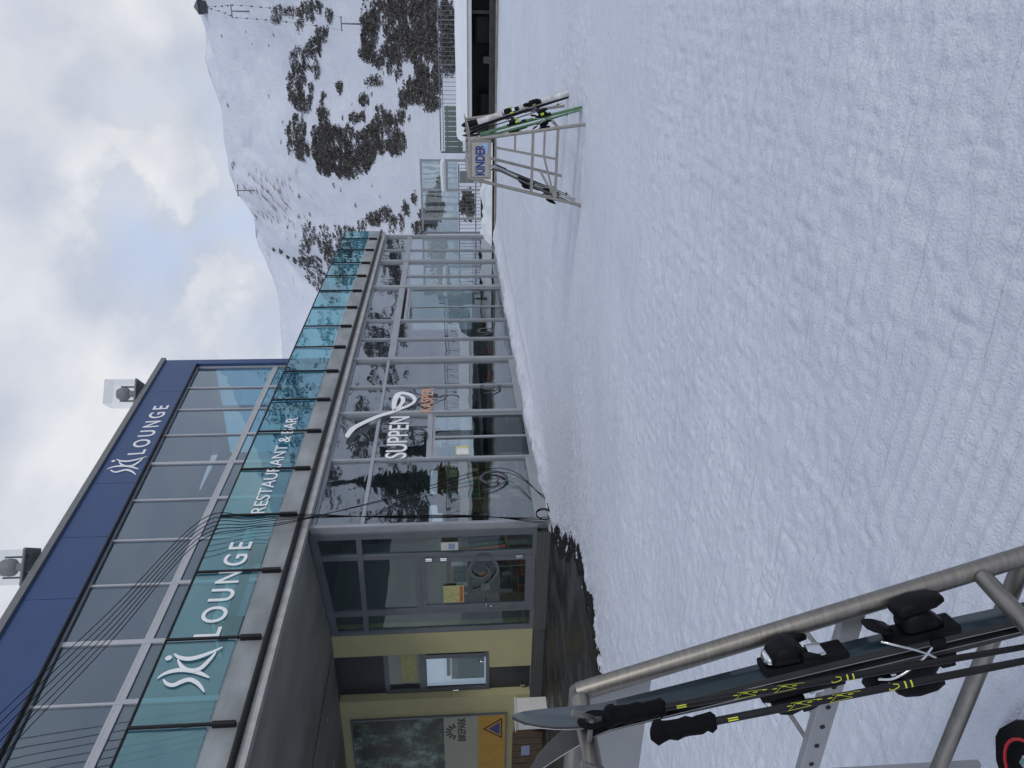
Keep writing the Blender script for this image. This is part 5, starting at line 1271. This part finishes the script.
FT, FTIP, FZ, FA = fore_pair()
print('FORE', FT, FTIP, NX, NY, NK)
g1 = on_lean(607, 717, .055); f1_ = on_lean(1024, 647, .06); g2 = on_lean(655, 733, .075); f2_ = on_lean(1024, 661, .085)
def ext(g, f, L_): return g+(f-g).normalized()*L_
pole('black yellow-printed ski pole, its grip against the dark skis on the near rack', g1, ext(g1, f1_, 1.15), 1.15, mark=.3, group=None)
pole('black yellow-printed ski pole, its grip hanging clear of the dark skis on near rack', g2, ext(g2, f2_, 1.15), 1.15, mark=.5, strap=False, group=None)
# black tip with a red line at the corner of the photo
def tip_thing():
    c = on(997.5, 733, 2, .05); e = on(1040, 790, 2, .05)
    a = (c-e); a.z = .0; a = a.normalized(); L_ = 1.5
    tail = c-a*L_-Vector((0, 0, .035)); t, M4 = place_ski('snowboard', 'black rounded board nose with a red line lying on the snow at the photo corner', tail, c-Vector((0, 0, .035)), (0, 0, 1), L_, .285, (M['plastic'], M['skiside'], M['skiside']), bind=False, curl=.03)
    t['category'] = 'snowboard'
    q = MB(); pts = []
    for k in range(15):
        an = math.radians(-100+200*k/14); pts.append((L_-.15+.105*math.cos(an), .095*math.sin(an), .034-.012*(1-math.cos(an))*.5))
    q.ribbon(pts, [.009]*15, (0, 0, 1), .004); q.build('red_line', M['red'], t)
    q = MB(); q.bbox((L_-.12, -.03, .026), (L_-.10, .005, .034), .003); q.build('metal_badge', M['chrome'], t)
tip_thing()

# skis on the KINDER rack
def far_ski(lab, ptail, ptip, nrm, w, mats, L_=None, dx=0, **kw):
    tl = on(*ptail, 2, .05); tp = on(*ptip, 0, tl.x+dx); L_ = (tp-tl).length
    tl.z = gz(tl.x, tl.y)-.01
    t, M4 = place_ski('ski', lab, tl, tp, nrm, (tp-tl).length, w, mats, **kw); return tl, tp
W3 = (M['skiwhite'], M['skiside'], M['edge']); G3 = (M['skigreen'], M['skigreen'], M['edge']); B3 = (M['skiblack'], M['skiside'], M['edge'])
far_ski('white and black ski with yellow green binding, outermost on the KINDER rack', (566.5, 92.5), (462, 127), (-.9, -.5, 0), .098, W3, accent=M['neon'], tipm=M['plastic'], curl=.06)
far_ski('second white and black ski tucked behind the outermost on the KINDER rack', (566, 94.5), (463, 130), (.9, .6, 0), .098, B3, accent=M['plastic'], curl=.05)
far_ski('green ski facing the open piste on the KINDER rack', (579.5, 107), (463, 139), (-.25, -1, 0), .080, G3, accent=M['neon'], tipm=M['plastic'], curl=.05)
far_ski('green and black ski of the same pair facing the KINDER sign', (578, 109.5), (465, 142), (.1, 1, 0), .080, (M['skiblack'], M['skigreen'], M['edge']), accent=M['plastic'], curl=.07)
far_ski('white and black ski with dark binding on the building side of the KINDER rack', (571, 200.5), (488, 163), (-.7, 1, 0), .080, W3, accent=M['plastic'], curl=.04)
far_ski('black ski leaning out farthest on the building side of the KINDER rack', (577, 206.5), (490, 166), (.1, 1, .3), .078, B3, accent=M['plastic'], curl=.05)
a = on(500, 146, 0, 10.6); b_ = on(572, 113, 2, .03); pole('thin black ski pole between the green skis on the KINDER rack', on(470, 140, 0, b_.x), b_, (b_-on(470, 140, 0, b_.x)).length)
b_ = on(571, 196, 2, .03); gp = on(497, 166, 0, b_.x); pole('thin black ski pole with dangling strap on the building side of KINDER rack', gp, b_, (b_-gp).length)
b_ = on(563, 103, 2, .03); gp = on(468, 134, 0, b_.x); pole('thin grey ski pole behind the white skis on the KINDER rack', gp, b_, (b_-gp).length)

# ------------------------------------------------------------------ sky, sun, render settings
SUN_AZ, SUN_EL = math.radians(-112), math.radians(32)      # soft sun behind the clouds, from the piste side
w = bpy.data.worlds.new('World'); S.world = w; w.use_nodes = True; n = w.node_tree; n.nodes.clear(); L = n.links.new
out = n.nodes.new('ShaderNodeOutputWorld'); bg = n.nodes.new('ShaderNodeBackground'); bg.inputs['Strength'].default_value = 0.10
sky = n.nodes.new('ShaderNodeTexSky'); sky.sky_type = 'NISHITA'; sky.sun_disc = False; sky.sun_elevation = SUN_EL; sky.sun_rotation = math.pi/2-SUN_AZ; sky.altitude = 1800
tc = n.nodes.new('ShaderNodeTexCoord'); sp = n.nodes.new('ShaderNodeSeparateXYZ'); L(tc.outputs['Generated'], sp.inputs[0])
ad = N(n, 'ShaderNodeMath', operation='ADD'); ad.inputs[1].default_value = 0.22; L(sp.outputs['Z'], ad.inputs[0])
mxx = N(n, 'ShaderNodeMath', operation='MAXIMUM'); mxx.inputs[1].default_value = 0.05; L(ad.outputs[0], mxx.inputs[0])
dv = N(n, 'ShaderNodeVectorMath', operation='SCALE'); iv = N(n, 'ShaderNodeMath', operation='DIVIDE'); iv.inputs[0].default_value = 1.0; L(mxx.outputs[0], iv.inputs[1]); L(tc.outputs['Generated'], dv.inputs[0]); L(iv.outputs[0], dv.inputs['Scale'])
mp = N(n, 'ShaderNodeMapping'); mp.inputs['Scale'].default_value = (1.0, 1.5, 0.6); mp.inputs['Rotation'].default_value = (0, 0, 0.5); mp.inputs['Location'].default_value = (3.1, 1.7, 0); L(dv.outputs[0], mp.inputs[0])
c1 = N(n, 'ShaderNodeTexNoise'); c1.inputs['Scale'].default_value = 1.5; c1.inputs['Detail'].default_value = 9; c1.inputs['Roughness'].default_value = 0.55; L(mp.outputs[0], c1.inputs['Vector'])
r1 = N(n, 'ShaderNodeValToRGB'); r1.color_ramp.elements[0].position = 0.33; r1.color_ramp.elements[0].color = (0.80, 0.80, 0.80, 1); r1.color_ramp.elements[1].position = 0.54; r1.color_ramp.elements[1].color = (1, 1, 1, 1); L(c1.outputs['Fac'], r1.inputs[0])
c2 = N(n, 'ShaderNodeTexNoise'); c2.inputs['Scale'].default_value = 2.6; c2.inputs['Detail'].default_value = 8; L(mp.outputs[0], c2.inputs['Vector'])
r2 = N(n, 'ShaderNodeValToRGB'); r2.color_ramp.elements[0].position = 0.36; r2.color_ramp.elements[0].color = (7.7, 8.15, 9.2, 1); r2.color_ramp.elements[1].position = 0.62; r2.color_ramp.elements[1].color = (9.7, 9.9, 10.3, 1); L(c2.outputs['Fac'], r2.inputs[0])
mx = N(n, 'ShaderNodeMix', data_type='RGBA'); bd = ray(196, 215).normalized(); dt = N(n, 'ShaderNodeVectorMath', operation='DISTANCE'); dt.inputs[1].default_value = bd
sc_ = N(n, 'ShaderNodeMapping'); sc_.inputs['Location'].default_value = (0, 0, 0); L(tc.outputs['Generated'], dt.inputs[0])
gr = N(n, 'ShaderNodeMapRange'); gr.inputs['From Min'].default_value = 0.03; gr.inputs['From Max'].default_value = 0.20; gr.inputs['To Min'].default_value = 1; gr.inputs['To Max'].default_value = 0; L(dt.outputs['Value'], gr.inputs['Value'])
c3 = N(n, 'ShaderNodeTexNoise'); c3.inputs['Scale'].default_value = 9; c3.inputs['Detail'].default_value = 7; L(tc.outputs['Generated'], c3.inputs['Vector'])
r3 = N(n, 'ShaderNodeMapRange'); r3.inputs['From Min'].default_value = 0.40; r3.inputs['From Max'].default_value = 0.62; L(c3.outputs['Fac'], r3.inputs['Value'])
g3 = N(n, 'ShaderNodeMath', operation='MULTIPLY'); L(gr.outputs[0], g3.inputs[0]); L(r3.outputs[0], g3.inputs[1])
g4 = N(n, 'ShaderNodeMath', operation='SUBTRACT', use_clamp=True); L(r1.outputs[0], g4.inputs[0]); L(g3.outputs[0], g4.inputs[1])
g5 = N(n, 'ShaderNodeMath', operation='MAXIMUM'); g5.inputs[1].default_value = 0.80; L(g4.outputs[0], g5.inputs[0]); L(g5.outputs[0], mx.inputs[0]); L(sky.outputs[0], mx.inputs[6]); L(r2.outputs[0], mx.inputs[7])
zr = N(n, 'ShaderNodeMapRange'); zr.inputs['From Min'].default_value = 0.45; zr.inputs['From Max'].default_value = 0.95; L(sp.outputs['Z'], zr.inputs['Value'])
zm = N(n, 'ShaderNodeMix', data_type='RGBA', blend_type='MULTIPLY'); bl = N(n, 'ShaderNodeMix', data_type='RGBA'); g6 = N(n, 'ShaderNodeMath', operation='MULTIPLY', use_clamp=True); g6.inputs[1].default_value = 0.85; L(g3.outputs[0], g6.inputs[0]); L(g6.outputs[0], bl.inputs[0]); L(mx.outputs[2], bl.inputs[6]); bl.inputs[7].default_value = (6.1, 7.5, 10.2, 1)
L(zr.outputs[0], zm.inputs[0]); L(bl.outputs[2], zm.inputs[6]); zm.inputs[7].default_value = (0.52, 0.61, 0.77, 1)
L(zm.outputs[2], bg.inputs[0]); L(bg.outputs[0], out.inputs[0])
sl = bpy.data.lights.new('sun', 'SUN'); sl.energy = 1.0; sl.angle = math.radians(12); sl.color = (1, .96, .9)
so = bpy.data.objects.new('sun', sl); COL.objects.link(so)
d = Vector((math.cos(SUN_EL)*math.cos(SUN_AZ), math.cos(SUN_EL)*math.sin(SUN_AZ), math.sin(SUN_EL))); so.rotation_euler = d.to_track_quat('Z', 'Y').to_euler()
S.view_settings.view_transform = 'Standard'; S.view_settings.look = 'None'; S.view_settings.exposure = -0.27; S.view_settings.gamma = 1; S.view_settings.use_curve_mapping = False
S.render.engine = 'CYCLES'; S.cycles.use_denoising = True; S.cycles.max_bounces = 10; S.cycles.transparent_max_bounces = 24; S.cycles.diffuse_bounces = 4
